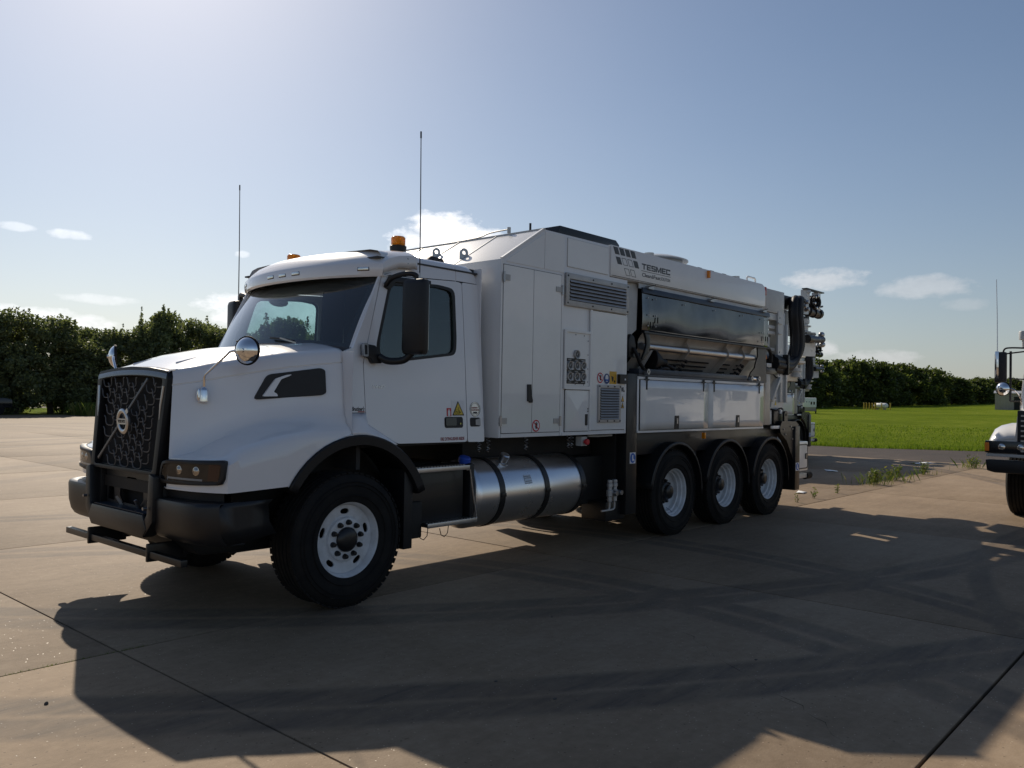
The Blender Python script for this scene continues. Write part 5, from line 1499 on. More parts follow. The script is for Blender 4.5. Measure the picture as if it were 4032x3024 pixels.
# end walls
B().plate([(3.895, 3.045), (4.155, 3.045), (4.165, 2.985), (4.155, 2.50), (4.10, 2.45), (4.12, 2.32), (4.06, 2.22), (4.06, 2.40), (3.90, 2.62)], [], lambda u, v, w: hq(u, .03+.12*(4.165-u)/.27+w, v), .01).build('end_wall', 'mast_paint', hp_)
B().plate([(3.93, 2.36), (3.98, 2.44), (4.05, 2.42), (4.09, 2.30), (4.05, 2.20), (3.95, 2.18)], [], lambda u, v, w: hq(u, -.01+w, v), .05).build('pivot_cover', 'black_plastic', hp_, bevel=.01)
arm_ = [(4.195, 2.49), (4.285, 2.49), (4.325, 2.40), (4.325, 2.32), (4.28, 2.22), (4.20, 2.15), (4.15, 2.15), (4.215, 2.25), (4.245, 2.33), (4.235, 2.40)]
B().plate(arm_, [], lambda u, v, w: hq(u, -.055+w, v), .03).build('lift_arm', 'black_paint', hp_, bevel=.004)
B().tube(smooth_path([hq(4.02, -.02, 2.28), hq(4.06, -.05, 2.18), hq(4.12, -.05, 2.10), hq(4.22, -.03, 2.05)], 5), .022, 8).build('lift_hose', 'hose_rubber', hp_)
b = B().box(3.96, 4.18, -.01, .05, 2.17, 2.23)
for i, v in enumerate(b.v): b.v[i] = tuple(Vector(v)-HPO)
b.build('lift_bracket', 'black_paint', hp_)
epl = rpoly([(7.27, 2.478), (7.54, 2.478), (7.58, 1.96), (6.95, 1.96), (7.07, 2.10), (7.18, 2.16), (7.22, 2.25), (7.28, 2.33)], .02)
B().plate(epl, [], lambda u, v, w: hq(u, -.02+w, v), .02).build('end_plate', 'black_paint', hp_)
# rail with its ram above the lockers
hprism('rail', [(-.025, 1.985), (.12, 1.985), (.12, 2.045), (-.025, 2.045)], 4.14, 6.93, 'rail_blue', .003)
hprism('rail_foot', [(-.022, 1.957), (.2, 1.957), (.2, 1.982), (-.022, 1.982)], 4.13, 7.50, 'rail_blue', 0)
B().cyl(hq(6.95, -.04, 2.01), hq(7.26, -.04, 2.005), .022, n=14).build('ram_rod', 'chrome', hp_)
for x_ in (4.26, 6.99, 7.22): B().lathe([(.012, -.03), (.034, -.03), (.036, .03), (.012, .03)], hq(x_, -.05, 2.01), (0, 1, 0), 16).build('ram_eye', 'steel', hp_)

# ---------------- lockers
lk = empty('locker', (5.8, 0, 1.29), truck); LK = Vector((5.8, 0, 1.29))
def lq(x, y, z): return Vector((x, y, z))-LK
b = B().box(4.108-5.8, 7.462-5.8, YB+.006, 2.4, 0, .662); b.build('locker_shell', 'white_paint', lk, bevel=.004)
for x0_, x1_ in ((4.150, 5.773), (5.781, 7.432)):
    B().plate([(x0_-.006, 1.318), (x1_+.006, 1.318), (x1_+.006, 1.918), (x0_-.006, 1.918)], [], lambda u, v, w: lq(u, YB+.002+w, v), .004).build('door_gasket', 'seam', lk)
    # thin sheet doors, very slightly bowed
    rows = [[lq(lerp(x0_, x1_, i/12), YB-.006-.006*math.sin(math.pi*i/12)*math.sin(math.pi*j/6), lerp(1.324, 1.912, j/6)) for i in range(13)] for j in range(7)]
    o = B().grid(rows).build('locker_door', 'panel_paint', lk, smooth=80)
    md = o.modifiers.new('thick', 'SOLIDIFY'); md.thickness = .008; md.offset = 1
for z0_, z1_ in ((1.292, 1.314), (1.922, 1.950)):
    B().plate([(4.11, z0_), (7.46, z0_), (7.46, z1_), (4.11, z1_)], [], lambda u, v, w: lq(u, YB-.002+w, v), .01).build('locker_frame', 'white_paint', lk)
for x_ in (4.272, 5.640, 5.922, 7.282):
    B().plate([(x_-.012, 1.80), (x_+.012, 1.80), (x_+.012, 1.905), (x_+.05, 1.913), (x_+.05, 1.925), (x_+.018, 1.925), (x_+.018, 1.95), (x_-.018, 1.95), (x_-.018, 1.925), (x_-.05, 1.925), (x_-.05, 1.913), (x_-.012, 1.905)], [], lambda u, v, w: lq(u, YB-.022+w, v), .012).build('locker_hinge', 'black_plastic', lk)
for x_ in (4.966, 6.609):
    B().plate(rrect(x_-.052, x_+.052, 1.326, 1.490, .006), [], lambda u, v, w: lq(u, YB-.022+w, v), .012).build('locker_latch', 'black_plastic', lk)
    B().plate(rrect(x_-.012, x_+.022, 1.39, 1.46, .004), [], lambda u, v, w: lq(u, YB-.028+w, v), .008).build('latch_paddle', 'steel', lk)

# ---------------- rear mudguards
for x in RX:
    for s in SIDES:
        rows = []
        for k in range(25):
            a = rad(172-k*7.4); r_ = .628
            rows.append([(x+.0+(r_-dr_)*math.cos(a), mir(y_, s), .53+(r_-dr_)*math.sin(a)) for y_, dr_ in ((-.035, .035), (-.04, .02), (-.03, .0), (.06, .0), (.10, .0), (.36, .0))])
        o = B().grid(rows).build('mudguard', 'black_plastic', truck, smooth=50)
        md = o.modifiers.new('thick', 'SOLIDIFY'); md.thickness = .010; md.offset = 0
for s in SIDES:
    B().box(4.20, 8.25, mir(.10, s), mir(.14, s), 1.02, 1.285).build('side_skirt', 'black_paint', truck, bevel=.004)
    for x in (5.72, 7.08): B().box(x-.05, x+.05, mir(.12, s), mir(.3, s), .70, 1.1).build('guard_stay', 'chassis', truck)
# ---------------- rear mast, hoses and boom
ms = empty('mast', (8.4, .35, 1.3), truck); MS = Vector((8.4, .35, 1.3))
def shift(b, O):
    for i, v in enumerate(b.v): b.v[i] = tuple(Vector(v)-O)
    return b
def mbox(name, x0_, x1_, y0_, y1_, z0_, z1_, mat, bevel=.006):
    return shift(B().box(x0_, x1_, y0_, y1_, z0_, z1_), MS).build(name, mat, ms, bevel=bevel)
def mplate(name, pts, y0_, t, mat, holes=(), bevel=.0):
    return B().plate(pts, holes, lambda u, v, w: Vector((u, y0_+w, v))-MS, t).build(name, mat, ms, bevel=bevel)
def mq(x, y, z): return Vector((x, y, z))-MS
mbox('control_cabinet', 7.80, 8.45, .10, .55, 3.05, 3.40, 'grey_paint', .012)
mbox('cabinet_beam', 7.62, 8.22, .12, .5, 2.94, 3.045, 'mast_paint')
mplate('mast_flange', [(8.21, 1.98), (8.39, 1.98), (8.39, 3.085), (8.21, 3.085)], .09, .03, 'mast_paint', [circ(8.27, z_, .016, 10) for z_ in (2.10, 2.45, 2.985)])
mbox('mast_groove', 8.385, 8.515, .115, .30, 1.68, 3.08, 'grey_paint')
mbox('mast_edge', 8.515, 8.57, .085, .30, 1.675, 2.90, 'mast_paint')
mbox('mast_post', 8.33, 8.39, .092, .30, 1.675, 3.08, 'mast_paint')
for z_ in (2.90, 2.74):
    mbox('mast_clamp', 8.19, 8.33, .07, .10, z_-.012, z_+.012, 'mast_paint', .003)
for z_, x0_ in ((2.835, 7.62), (2.745, 7.62), (2.49, 7.66)):
    mbox('cross_tie', x0_, 8.21, .14, .19, z_-.025, z_+.025, 'mast_paint', .004)
B().cyl(mq(8.06, .24, 2.10), mq(8.06, .24, 2.70), .075, n=20).build('lift_ram', 'grey_paint', ms)
B().cyl(mq(8.06, .24, 2.70), mq(8.06, .24, 2.94), .022, n=12).build('lift_rod', 'steel', ms)
B().cyl(mq(8.06, .24, 2.68), mq(8.06, .24, 2.71), .09, n=20).build('ram_collar', 'black_paint', ms)
mbox('mast_back', 7.70, 8.50, .55, .60, 2.05, 2.95, 'mast_paint')
# white base plate and brace
mplate('base_plate', [(7.985, 1.33), (7.985, 1.78), (8.22, 2.02), (8.36, 2.02), (8.36, 1.69), (8.53, 1.69), (8.53, 1.33)], .13, .04, 'mast_paint')
B().bar(mq(7.965, .10, 1.70), mq(8.25, .10, 2.05), .05, .095, (0, -1, 0)).build('brace', 'mast_paint', ms, bevel=.004)
B().tube([mq(8.06+.13*math.cos(rad(a))+.12, .125, 1.60+.16*math.sin(rad(a))) for a in range(60, 190, 12)], .012, 6).build('arc_guide', 'grey_paint', ms)
mplate('triangle_sign', [(8.20, 1.63), (8.27, 1.63), (8.235, 1.70)], .126, .003, 'decal_yellow')
mbox('rear_post', 7.672, 7.845, .04, .16, 1.335, 2.10, 'hopper_steel', .006)
mbox('post_cap', 7.66, 8.03, .02, .20, 2.10, 2.19, 'black_paint', .01)
mbox('post_collar', 7.675, 7.84, .02, .18, 2.20, 2.26, 'mast_paint', .006)
mplate('orange_tag', [(7.60, 2.44), (7.66, 2.44), (7.75, 2.33), (7.68, 2.31)], .05, .004, 'orange')
B().tube(smooth_path([mq(7.56, .02, 2.46), mq(7.70, .02, 2.48), mq(7.82, .03, 2.40), mq(7.85, .04, 2.28)], 5), .028, 8).build('side_hose', 'hose_rubber', ms)
B().bar(mq(8.0, .08, 2.13), mq(8.22, .10, 2.06), .03, .03).build('ram_link', 'black_paint', ms)
B().tube(smooth_path([mq(8.0, .10, 1.57), mq(8.12, .06, 1.55), mq(8.22, .08, 1.57), mq(8.36, .08, 1.58), mq(8.40, .09, 1.50)], 5), .014, 6).build('valve_hose', 'hose_rubber', ms)
mbox('valve_body', 8.10, 8.42, .09, .35, 1.33, 1.56, 'black_paint', .02)
mbox('valve_tag', 8.29, 8.36, .07, .09, 1.50, 1.56, 'white_paint', .004)
mbox('side_tank', 7.93, 8.04, .10, .40, 1.34, 1.56, 'mast_paint', .01)
mbox('bumper_strip', 7.915, 8.225, .03, .06, 1.272, 1.318, 'white_paint', .004)
# hose bundle sweeping down from the manifold
def corrugated(path, r):
    p = smooth_path(path, 14); rs = [r*(1.0 if i % 2 else .93) for i in range(len(p))]
    return B().tube(p, rs, 10)
hb = empty('hose_bundle', (9.3, .3, 2.2), truck); HB = Vector((9.3, .3, 2.2))
cpath = [(9.62, .40, 3.43), (9.42, .33, 3.36), (9.34, .30, 3.12), (9.40, .30, 2.85), (9.40, .30, 2.60), (9.26, .30, 2.40), (8.98, .27, 2.285), (8.66, .20, 2.262), (8.36, .14, 2.262), (8.0, .10, 2.27)]
for dx, dy, dr in ((-.115, -.04, .062), (-.03, -.07, .064), (.055, -.06, .062), (.12, -.01, .058), (.02, .06, .062)):
    pts = []
    for i, (x, y, z) in enumerate(cpath):
        t = i/(len(cpath)-1)
        # across the bundle: sideways while it hangs, up and down where it runs level
        w = max(0, min(1, (t-.45)/.25))
        pts.append(Vector((x+dx*(1-w), y+dy, z+dx*w*.75))-HB)
    corrugated(pts, dr).build('hose', 'hose_rubber', hb, smooth=50)
for x_, y_, z_ in ((8.42, .10, 2.262), ):
    shift(B().box(x_-.02, x_+.02, .0, .28, z_-.16, z_+.16), HB).build('hose_clamp', 'black_paint', hb, bevel=.01)
# manifold and the folded boom
bo = empty('boom', (10.4, 1.0, 2.4), truck); BO = Vector((10.4, 1.0, 2.4))
def bq(x, y, z): return Vector((x, y, z))-BO
def bbox(name, x0_, x1_, y0_, y1_, z0_, z1_, mat, bevel=.008):
    return shift(B().box(x0_, x1_, y0_, y1_, z0_, z1_), BO).build(name, mat, bo, bevel=bevel)
def bplate(name, pts, y0_, t, mat, holes=()):
    return B().plate(pts, holes, lambda u, v, w: bq(u, y0_+w, v), t).build(name, mat, bo)
bplate('manifold_plate', rpoly([(9.50, 3.42), (9.62, 3.50), (10.12, 3.50), (10.16, 3.46), (10.16, 3.22), (9.62, 3.19)], .03), .40, .02, 'steel')
for x_, z_ in ((9.72, 3.42), (9.86, 3.43), (10.02, 3.42), (9.92, 3.34), (10.04, 3.30), (9.80, 3.33)):
    B().lathe([(.0, -.06), (.028, -.06), (.035, -.05), (.035, -.02), (.045, -.02), (.045, .0)], bq(x_, .40, z_), (0, 1, 0), 14).build('coupling', 'black_plastic' if x_ < 9.9 else 'steel', bo)
bbox('manifold_box', 9.15, 9.6, .45, .95, 3.25, 3.47, 'black_paint')
bbox('manifold_arm', 9.3, 10.2, .50, 1.5, 3.14, 3.22, 'mast_paint')
bplate('mast_side_plate', [(9.22, 2.80), (9.60, 2.80), (9.50, 3.22), (9.18, 3.22)], .45, .03, 'mast_paint', [circ(9.36, 2.93, .02, 10)])
bplate('side_plate', [(9.80, 3.22), (10.15, 3.22), (10.15, 3.05), (10.42, 2.93), (10.86, 2.96), (10.86, 2.52), (10.2, 2.50), (9.9, 2.7)], .55, .03, 'mast_paint', [circ(10.7, 2.62, .018, 10), circ(10.72, 2.88, .018, 10)])
bplate('side_plate', [(9.80, 3.22), (10.15, 3.22), (10.15, 3.05), (10.42, 2.93), (10.86, 2.96), (10.86, 2.52), (10.2, 2.50), (9.9, 2.7)], 1.25, .03, 'mast_paint')
B().lathe([(.0, .36), (.13, .36), (.14, .32), (.14, .26), (.12, .25), (.12, .22), (.17, .215), (.17, .195), (.12, .19), (.12, .12), (.17, .11), (.17, .09), (.12, .08), (.12, 0)], bq(10.70, .75, 2.86), (0, 0, 1), 28).build('slew_stack', 'mast_paint', bo)
B().lathe([(.0, .01), (.10, .01), (.135, .0), (.135, -.05)], bq(10.70, .75, 3.235), (0, 0, 1), 28).build('stack_cap', 'black_paint', bo)
B().cyl(bq(10.30, .46, 2.80), bq(10.95, .46, 2.83), .060, n=20).build('boom_ram', 'rail_blue', bo)
B().cyl(bq(10.25, .46, 2.80), bq(10.40, .46, 2.805), .075, n=20).build('ram_gland', 'black_paint', bo)
for x_, z_ in ((10.93, 2.92), (10.97, 2.74), (10.95, 2.83)):
    B().lathe([(.0, -.05), (.03, -.05), (.05, -.03), (.05, .03), (.03, .05), (.0, .05)], bq(x_, .47, z_), (1, 0, .15), 14).build('ram_eye', 'steel', bo)
B().bar(bq(10.2, .46, 2.90), bq(10.62, .46, 2.905), .03, .03).build('ram_rail', 'black_paint', bo)
# top frame with the coiled hoses
bbox('top_bar', 10.38, 11.18, .52, .62, 3.700, 3.722, 'black_paint', .004)
for x0_, x1_, z0_ in ((10.43, 10.56, 3.46), (10.93, 11.05, 3.36)):
    bbox('top_post', x0_, x1_, .54, .66, z0_, 3.70, 'mast_paint', .006)
B().lathe([(.0, .05), (.055, .05), (.062, .04), (.062, 0)], bq(10.48, .56, 3.64), (0, 0, 1), 16).build('post_lamp', 'mast_paint', bo)
for k in range(6):
    B().lathe([(.10+.012*math.cos(a)*2.2, .022*math.sin(a)) for a in [2*math.pi*i/8 for i in range(8)]], bq(10.76, .50+.05*k, 3.50), (.25, 1, 0), 24, closed=True).build('hose_coil', 'hose_rubber', bo, smooth=60)
for a in range(6):
    an = rad(a*60+15)
    B().lathe([(.0, .0), (.022, .01), (.022, .05), (.0, .06)], bq(10.76+.115*math.cos(an), .46, 3.50+.115*math.sin(an)), (0, 1, 0), 10).build('coil_coupling', 'chrome', bo)
B().cyl(bq(10.45, .60, 3.33), bq(11.12, .60, 3.31), .075, n=18).build('drive_motor', 'black_paint', bo)
for x_ in (10.62, 10.86, 11.10): B().cyl(bq(x_-.04, .60, 3.325), bq(x_+.04, .60, 3.322), .095, n=12).build('motor_flange', 'black_paint', bo)
B().bar(bq(11.07, .58, 3.44), bq(11.22, .58, 3.47), .05, .03).build('top_lever', 'black_plastic', bo)
B().bar(bq(11.02, .58, 3.70), bq(11.10, .58, 3.62), .02, .02).build('top_hook', 'black_plastic', bo)
# pivot and column carrying the boom
B().lathe([(.0, .0), (.30, .0), (.33, .02), (.33, .05), (.26, .06), (.26, .11), (.33, .12), (.33, .15), (.0, .15)], bq(10.52, .95, 2.37), (0, 0, 1), 36).build('pivot_ring', 'mast_paint', bo)
bbox('pivot_block', 9.70, 10.25, .62, 1.5, 2.05, 2.36, 'hopper_steel')
B().lathe([(.0, 0), (.11, 0), (.11, .03), (.085, .035), (.085, .09), (.11, .1), (.11, .16), (.0, .16)], bq(10.1, .60, 2.12), (0, 0, 1), 20).build('pivot_pin', 'mast_paint', bo)
bbox('column', 8.75, 9.55, 1.0, 1.7, .95, 2.9, 'mast_paint', .02)
bbox('column_arm', 9.4, 10.3, .95, 1.5, 2.42, 2.75, 'mast_paint', .02)
# black outrigger assembly at the tail
og = empty('outrigger', (8.6, .05, .3), truck); OG = Vector((8.6, .05, .3))
def oplate(name, pts, y0_, t, mat, holes=(), bevel=0):
    return B().plate(pts, holes, lambda u, v, w: Vector((u, y0_+w, v))-OG, t).build(name, mat, og, bevel=bevel)
oplate('outrigger_plate', [(8.16, 1.285), (8.24, 1.385), (8.76, 1.378), (8.86, 1.33), (8.86, .60), (8.84, .30), (8.68, .30), (8.66, .78), (8.42, 1.08), (8.2, 1.20)], .02, .10, 'black_paint')
shift(B().box(8.675, 8.845, -.012, .20, .295, 1.30), OG).build('outrigger_leg', 'black_paint', og, bevel=.006)
for x0_, x1_ in ((8.345, 8.455), (8.505, 8.635)):
    xc = (x0_+x1_)/2; hw_ = (x1_-x0_)/2
    oplate('lug', [(x0_, 1.36), (x1_, 1.36), (x1_, 1.48)]+[(xc+hw_*math.cos(rad(a)), 1.48+hw_*math.sin(rad(a))) for a in (30, 60, 90, 120, 150)]+[(x0_, 1.48)], .03 if x0_ < 8.4 else .10, .03, 'black_paint', [circ(xc, 1.485, .026, 12)])
shift(B().box(8.05, 8.42, .12, .40, 1.285, 1.50), OG).build('lug_base', 'black_paint', og, bevel=.01)
bt = None
for x_, z_ in ((8.30, 1.26), (8.36, 1.18), (8.55, 1.30), (8.62, 1.26), (8.62, 1.1), (8.70, .95)):
    p = Vector((x_, .018 if z_ > .8 else -.014, z_))-OG
    if bt is None: bt = B().lathe([(.0, -.012), (.012, -.010), (.014, .0)], (0, 0, 0), (0, 1, 0), 8).build('bolt', 'steel', og, loc=p)
    else: clone(bt, og, p)
boots(8.690, .600, .128, .128, -.0155)
# tail box with its door
tb = empty('tail_box', (9.23, .1, .56), truck); TB = Vector((9.23, .1, .56))
shift(B().box(9.0, 9.47, .105, .45, .560, 1.04), TB).build('box_shell', 'white_paint', tb, bevel=.02)
def tplate(name, pts, out, t, mat, holes=()):
    return B().plate(pts, holes, lambda u, v, w: Vector((u, .10-out+w, v))-TB, t).build(name, mat, tb)
tplate('door_seal', rrect(9.045, 9.435, .595, 1.000, .05), .006, .006, 'black_plastic', [rrect(9.060, 9.420, .611, .984, .04)])
tplate('box_door', rrect(9.062, 9.418, .613, .982, .04), .003, .004, 'white_paint')
tplate('box_latch', rrect(9.325, 9.400, .755, .845, .006), .014, .010, 'black_plastic'); tplate('latch_paddle', rrect(9.345, 9.385, .77, .83, .004), .018, .004, 'steel')
for z_ in (.69, .91): tplate('box_hinge', rrect(9.042, 9.066, z_-.03, z_+.03, .004), .010, .01, 'black_plastic')
B().lathe([(.0, .055), (.03, .05), (.045, .03), (.05, .0)], Vector((9.47, .20, .95))-TB, (1, 0, 0), 18).build('tail_lamp', 'red_lens', tb)
B().lathe([(.0, .03), (.03, .028), (.035, .0)], Vector((9.47, .20, .76))-TB, (1, 0, 0), 18).build('tail_lamp', 'red_lens', tb)
shift(B().box(8.8, 9.50, .12, .20, .44, .515), TB).build('underrun_bar', 'grey_paint', tb, bevel=.006)
B().cyl(Vector((9.47, .16, .470))-TB, Vector((9.66, .16, .470))-TB, .062, n=20).build('bar_buffer', 'rubber', tb)
# far-side equivalents that close the tail
B().box(8.2, 8.8, .35, 2.3, .55, 1.28).build('tail_frame', 'chassis', truck, bevel=.02)
B().box(8.68, 8.85, 2.24, 2.45, .30, 1.38).build('outrigger_leg', 'black_paint', truck, bevel=.006)
B().box(9.0, 9.47, 1.99, 2.34, .56, 1.04).build('tail_box_shell', 'white_paint', truck, bevel=.02)
B().box(8.7, 9.1, .35, 2.1, .62, .98).build('tail_beam', 'black_paint', truck, bevel=.02)

# ---------------- the twin truck standing behind, to the right
twin = copy_tree(truck, None, skip=('scallop', 'interior'))
twin.location = (13.0, 5.0, 0)
tag(twin, 'second white vacuum truck parked behind the first, only its mast and tail showing', 'truck', 'white vacuum trucks')
# ================================================================ truck cut off by the right edge
rt_ = empty('truck', (10.9, -3.72, 0))
tag(rt_, 'white truck at the right edge with only its front corner, mirror and wheel in view', 'truck')
RO = Vector((10.9, -3.72, 0))
def rq(x, y, z): return Vector((x, y, z))-RO
RC = -3.72
def rmir(y, s): return RC - s*(RC-y)     # s=1 keeps, -1 mirrors
pbr('old_white', (0.78, 0.77, 0.75), 0.3, 0, 0.7, 0.03, var=0.06, vscale=2)
for s in SIDES:
    for (x, y) in ((10.9, -2.58), (15.5, -2.60)):
        w = empty('wheel', rq(x, rmir(y, s), .53), rt_); w.rotation_euler = (0, 0, math.pi if s > 0 else 0)
        B().lathe(tyre_profile(.53, .155, .298), (0, 0, 0), (0, 1, 0), 56, closed=True).build('tyre', 'rubber', w, smooth=40)
        B().lathe([(.30, .01), (.29, .0), (.27, .03), (.20, .05), (.11, .03), (.09, .0), (.0, .0)], (0, 0, 0), (0, 1, 0), 40).build('rim', 'rim_paint', w)
    # fender and bonnet half
    XS_ = [9.68, 9.70, 9.76, 9.86, 10.0, 10.2, 10.45, 10.7, 10.95, 11.15]
    rows = []
    for x in XS_:
        t = (x-9.68)/1.47
        f = min(1, ((x-9.68)/.35))**.5 if x > 9.68 else 0
        zt = 1.19+.25*f*(1-.12*t); yo = -2.46-.02*(1-f)
        hz = 1.55+.22*t; hy = -2.86+.10*t
        ar = .60+math.sqrt(max(0, .70**2-(x-10.9)**2)) if abs(x-10.9) < .68 else .98
        zb = max(.98, ar)
        rows.append([rq(x, rmir(y, s), z) for y, z in [(RC, hz+.10), (hy-.35, hz+.085), (hy-.08, hz+.04), (hy, hz-.02), (hy+.015, lerp(hz, zt, .6)), (hy+.03, zt+.005), (hy+.12, zt), (lerp(hy, yo, .62), zt-.03), (lerp(hy, yo, .85), zt-.09), (yo, max(zb+.01, zt-.20)), (yo, zb)]])
    o = B().grid(rows).build('bonnet', 'old_white', rt_, smooth=50)
    md = o.modifiers.new('thick', 'SOLIDIFY'); md.thickness = .012
    B().grid([rows[0], [(q.x, q.y, .985) for q in rows[0]]]).build('nose', 'old_white', rt_, smooth=0)
    # headlight block with amber corner
    B().obox(rq(9.66, rmir(-2.80, s), 1.085), (1, 0, 0), (0, 1, 0), (0, 0, 1), .05, .335, .088).build('headlight_housing', 'gloss_black', rt_, bevel=.012)
    B().obox(rq(9.64, rmir(-2.492, s), 1.085), (1, 0, 0), (0, 1, 0), (0, 0, 1), .045, .028, .062).build('turn_lamp', 'orange', rt_, bevel=.008)
    for y_ in (-2.68, -2.92):
        B().lathe([(.0, -.012), (.03, -.01), (.045, .0), (.055, .012)], rq(9.61, rmir(y_, s), 1.09), (1, 0, 0), 20).build('lamp', 'lens_silver', rt_)
    B().obox(rq(9.66, rmir(-2.80, s), .965), (1, 0, 0), (0, 1, 0), (0, 0, 1), .04, .32, .022).build('trim_strip', 'grey_paint', rt_, bevel=.006)
    # mirror frame
    mm = empty('side_mirror', rq(11.1, rmir(-2.36, s), 2.05), rt_); MO = Vector((11.1, rmir(-2.36, s), 2.05))
    P = lambda x, y, z: Vector((x, rmir(y, s), z))-MO
    B().obox(P(11.1, -2.37, 2.30), (1, 0, 0), (0, 1, 0), (0, 0, 1), .05, .085, .25).build('mirror_housing', 'black_plastic', mm, bevel=.035)
    B().obox(P(11.06, -2.325, 2.34), (1, 0, 0), (0, 1, 0), (0, 0, 1), .03, .03, .22).build('mirror_cap', 'chrome', mm, bevel=.02)
    B().tube(smooth_path([P(11.1, -2.40, 2.54), P(11.1, -2.43, 2.60), P(11.15, -2.52, 2.615), P(11.25, -2.70, 2.61)], 4), .014, 8).build('upper_arm', 'black_plastic', mm)
    B().tube([P(11.12, -2.44, 2.52), P(11.25, -2.70, 2.56)], .012, 6).build('upper_arm', 'black_plastic', mm)
    B().tube([P(11.14, -2.50, 2.56), P(11.14, -2.50, 1.76)], .018, 8).build('mirror_tube', 'black_plastic', mm)
    B().tube([P(11.14, -2.50, 2.12), P(11.25, -2.70, 2.11)], .010, 6).build('mirror_stay', 'black_plastic', mm)
    B().tube([P(11.14, -2.50, 1.76), P(11.25, -2.70, 1.76)], .014, 6).build('lower_arm', 'black_plastic', mm)
    B().tube([P(11.1, -2.32, 2.54), P(11.12, -2.31, 3.1), P(11.14, -2.29, 3.73)], [.008, .007, .006], 6).build('antenna', 'aluminium', mm)
    # bonnet mirror
    hm = empty('bonnet_mirror', rq(10.3, rmir(-2.7, s), 1.6), rt_); MO2 = Vector((10.3, rmir(-2.7, s), 1.6))
    Q = lambda x, y, z: Vector((x, rmir(y, s), z))-MO2
    B().lathe([(.0, .05), (.05, .045), (.085, .02), (.10, -.005)], Q(10.25, -2.565, 1.94), (-1, s*.25, 0), 28).build('mirror_shell', 'chrome', hm, smooth=50)
    B().lathe([(.10, .0), (.108, -.005), (.104, -.018), (.0, -.018)], Q(10.25, -2.565, 1.94), (-1, s*.25, 0), 28).build('mirror_rim', 'rubber', hm)
    B().tube(smooth_path([Q(10.25, -2.60, 1.94), Q(10.28, -2.70, 1.93), Q(10.33, -2.78, 1.82), Q(10.35, -2.80, 1.62)], 4), .011, 6).build('mirror_arm', 'chrome', hm)
B().prism([(RC-1.24, .74), (RC-1.18, .90), (RC+1.18, .90), (RC+1.24, .90), (RC+1.22, .74), (RC+1.12, .715), (RC-1.12, .715)], 9.56, 9.74, 'x').build('bumper', 'black_plastic', rt_, loc=-RO, bevel=.02)
shift(B().box(9.62, 9.68, RC-.85, RC+.85, .98, 1.62), RO).build('grille', 'black_plastic', rt_, bevel=.02)
gs = None
for k in range(8):
    p = rq(9.615, RC, 1.04+k*.072)
    if gs is None: gs = B().box(-.012, .012, -.8, .8, -.012, .012).build('grille_bar', 'steel', rt_, loc=p)
    else: clone(gs, rt_, p)
# cab
cabr = B().prism([(11.15, .95), (11.12, 1.72), (11.52, 2.55), (11.62, 2.66), (12.9, 2.70), (12.95, .95)], RC-1.09, RC+1.09, 'y')
shift(cabr, RO).build('cab', 'old_white', rt_, bevel=.05)
shift(B().add([(11.135, RC-.95, 1.80), (11.135, RC+.95, 1.80), (11.475, RC+.92, 2.50), (11.475, RC-.92, 2.50)], [(0, 1, 2, 3)]), RO).build('windscreen', 'gloss_black', rt_)
for s in SIDES:
    B().plate(rpoly([(11.45, 1.75), (12.35, 1.75), (12.35, 2.50), (11.75, 2.48)], .05), [], lambda u, v, w: rq(u, rmir(RC+1.085+w, s), v), .012).build('door_window', 'gloss_black', rt_)
B().lathe([(.0, 0), (.03, 0), (.03, .12), (.075, .13), (.08, .25), (.07, .27), (.0, .28)], rq(11.85, -2.56, 2.66), (0, 0, 1), 24).build('beacon', 'grey_paint', rt_)
for y_ in (RC-.42, RC+.42): shift(B().box(9.8, 17.5, y_-.04, y_+.04, .70, .98), RO).build('frame_rail', 'chassis', rt_)
shift(B().box(9.85, 11.2, RC-.75, RC+.75, .55, 1.35), RO).build('engine', 'chassis', rt_, bevel=.03)
bx = shift(B().box(13.1, 17.4, RC-1.22, RC+1.22, 1.0, 2.9), RO).build('body', 'old_white', rt_, bevel=.02)

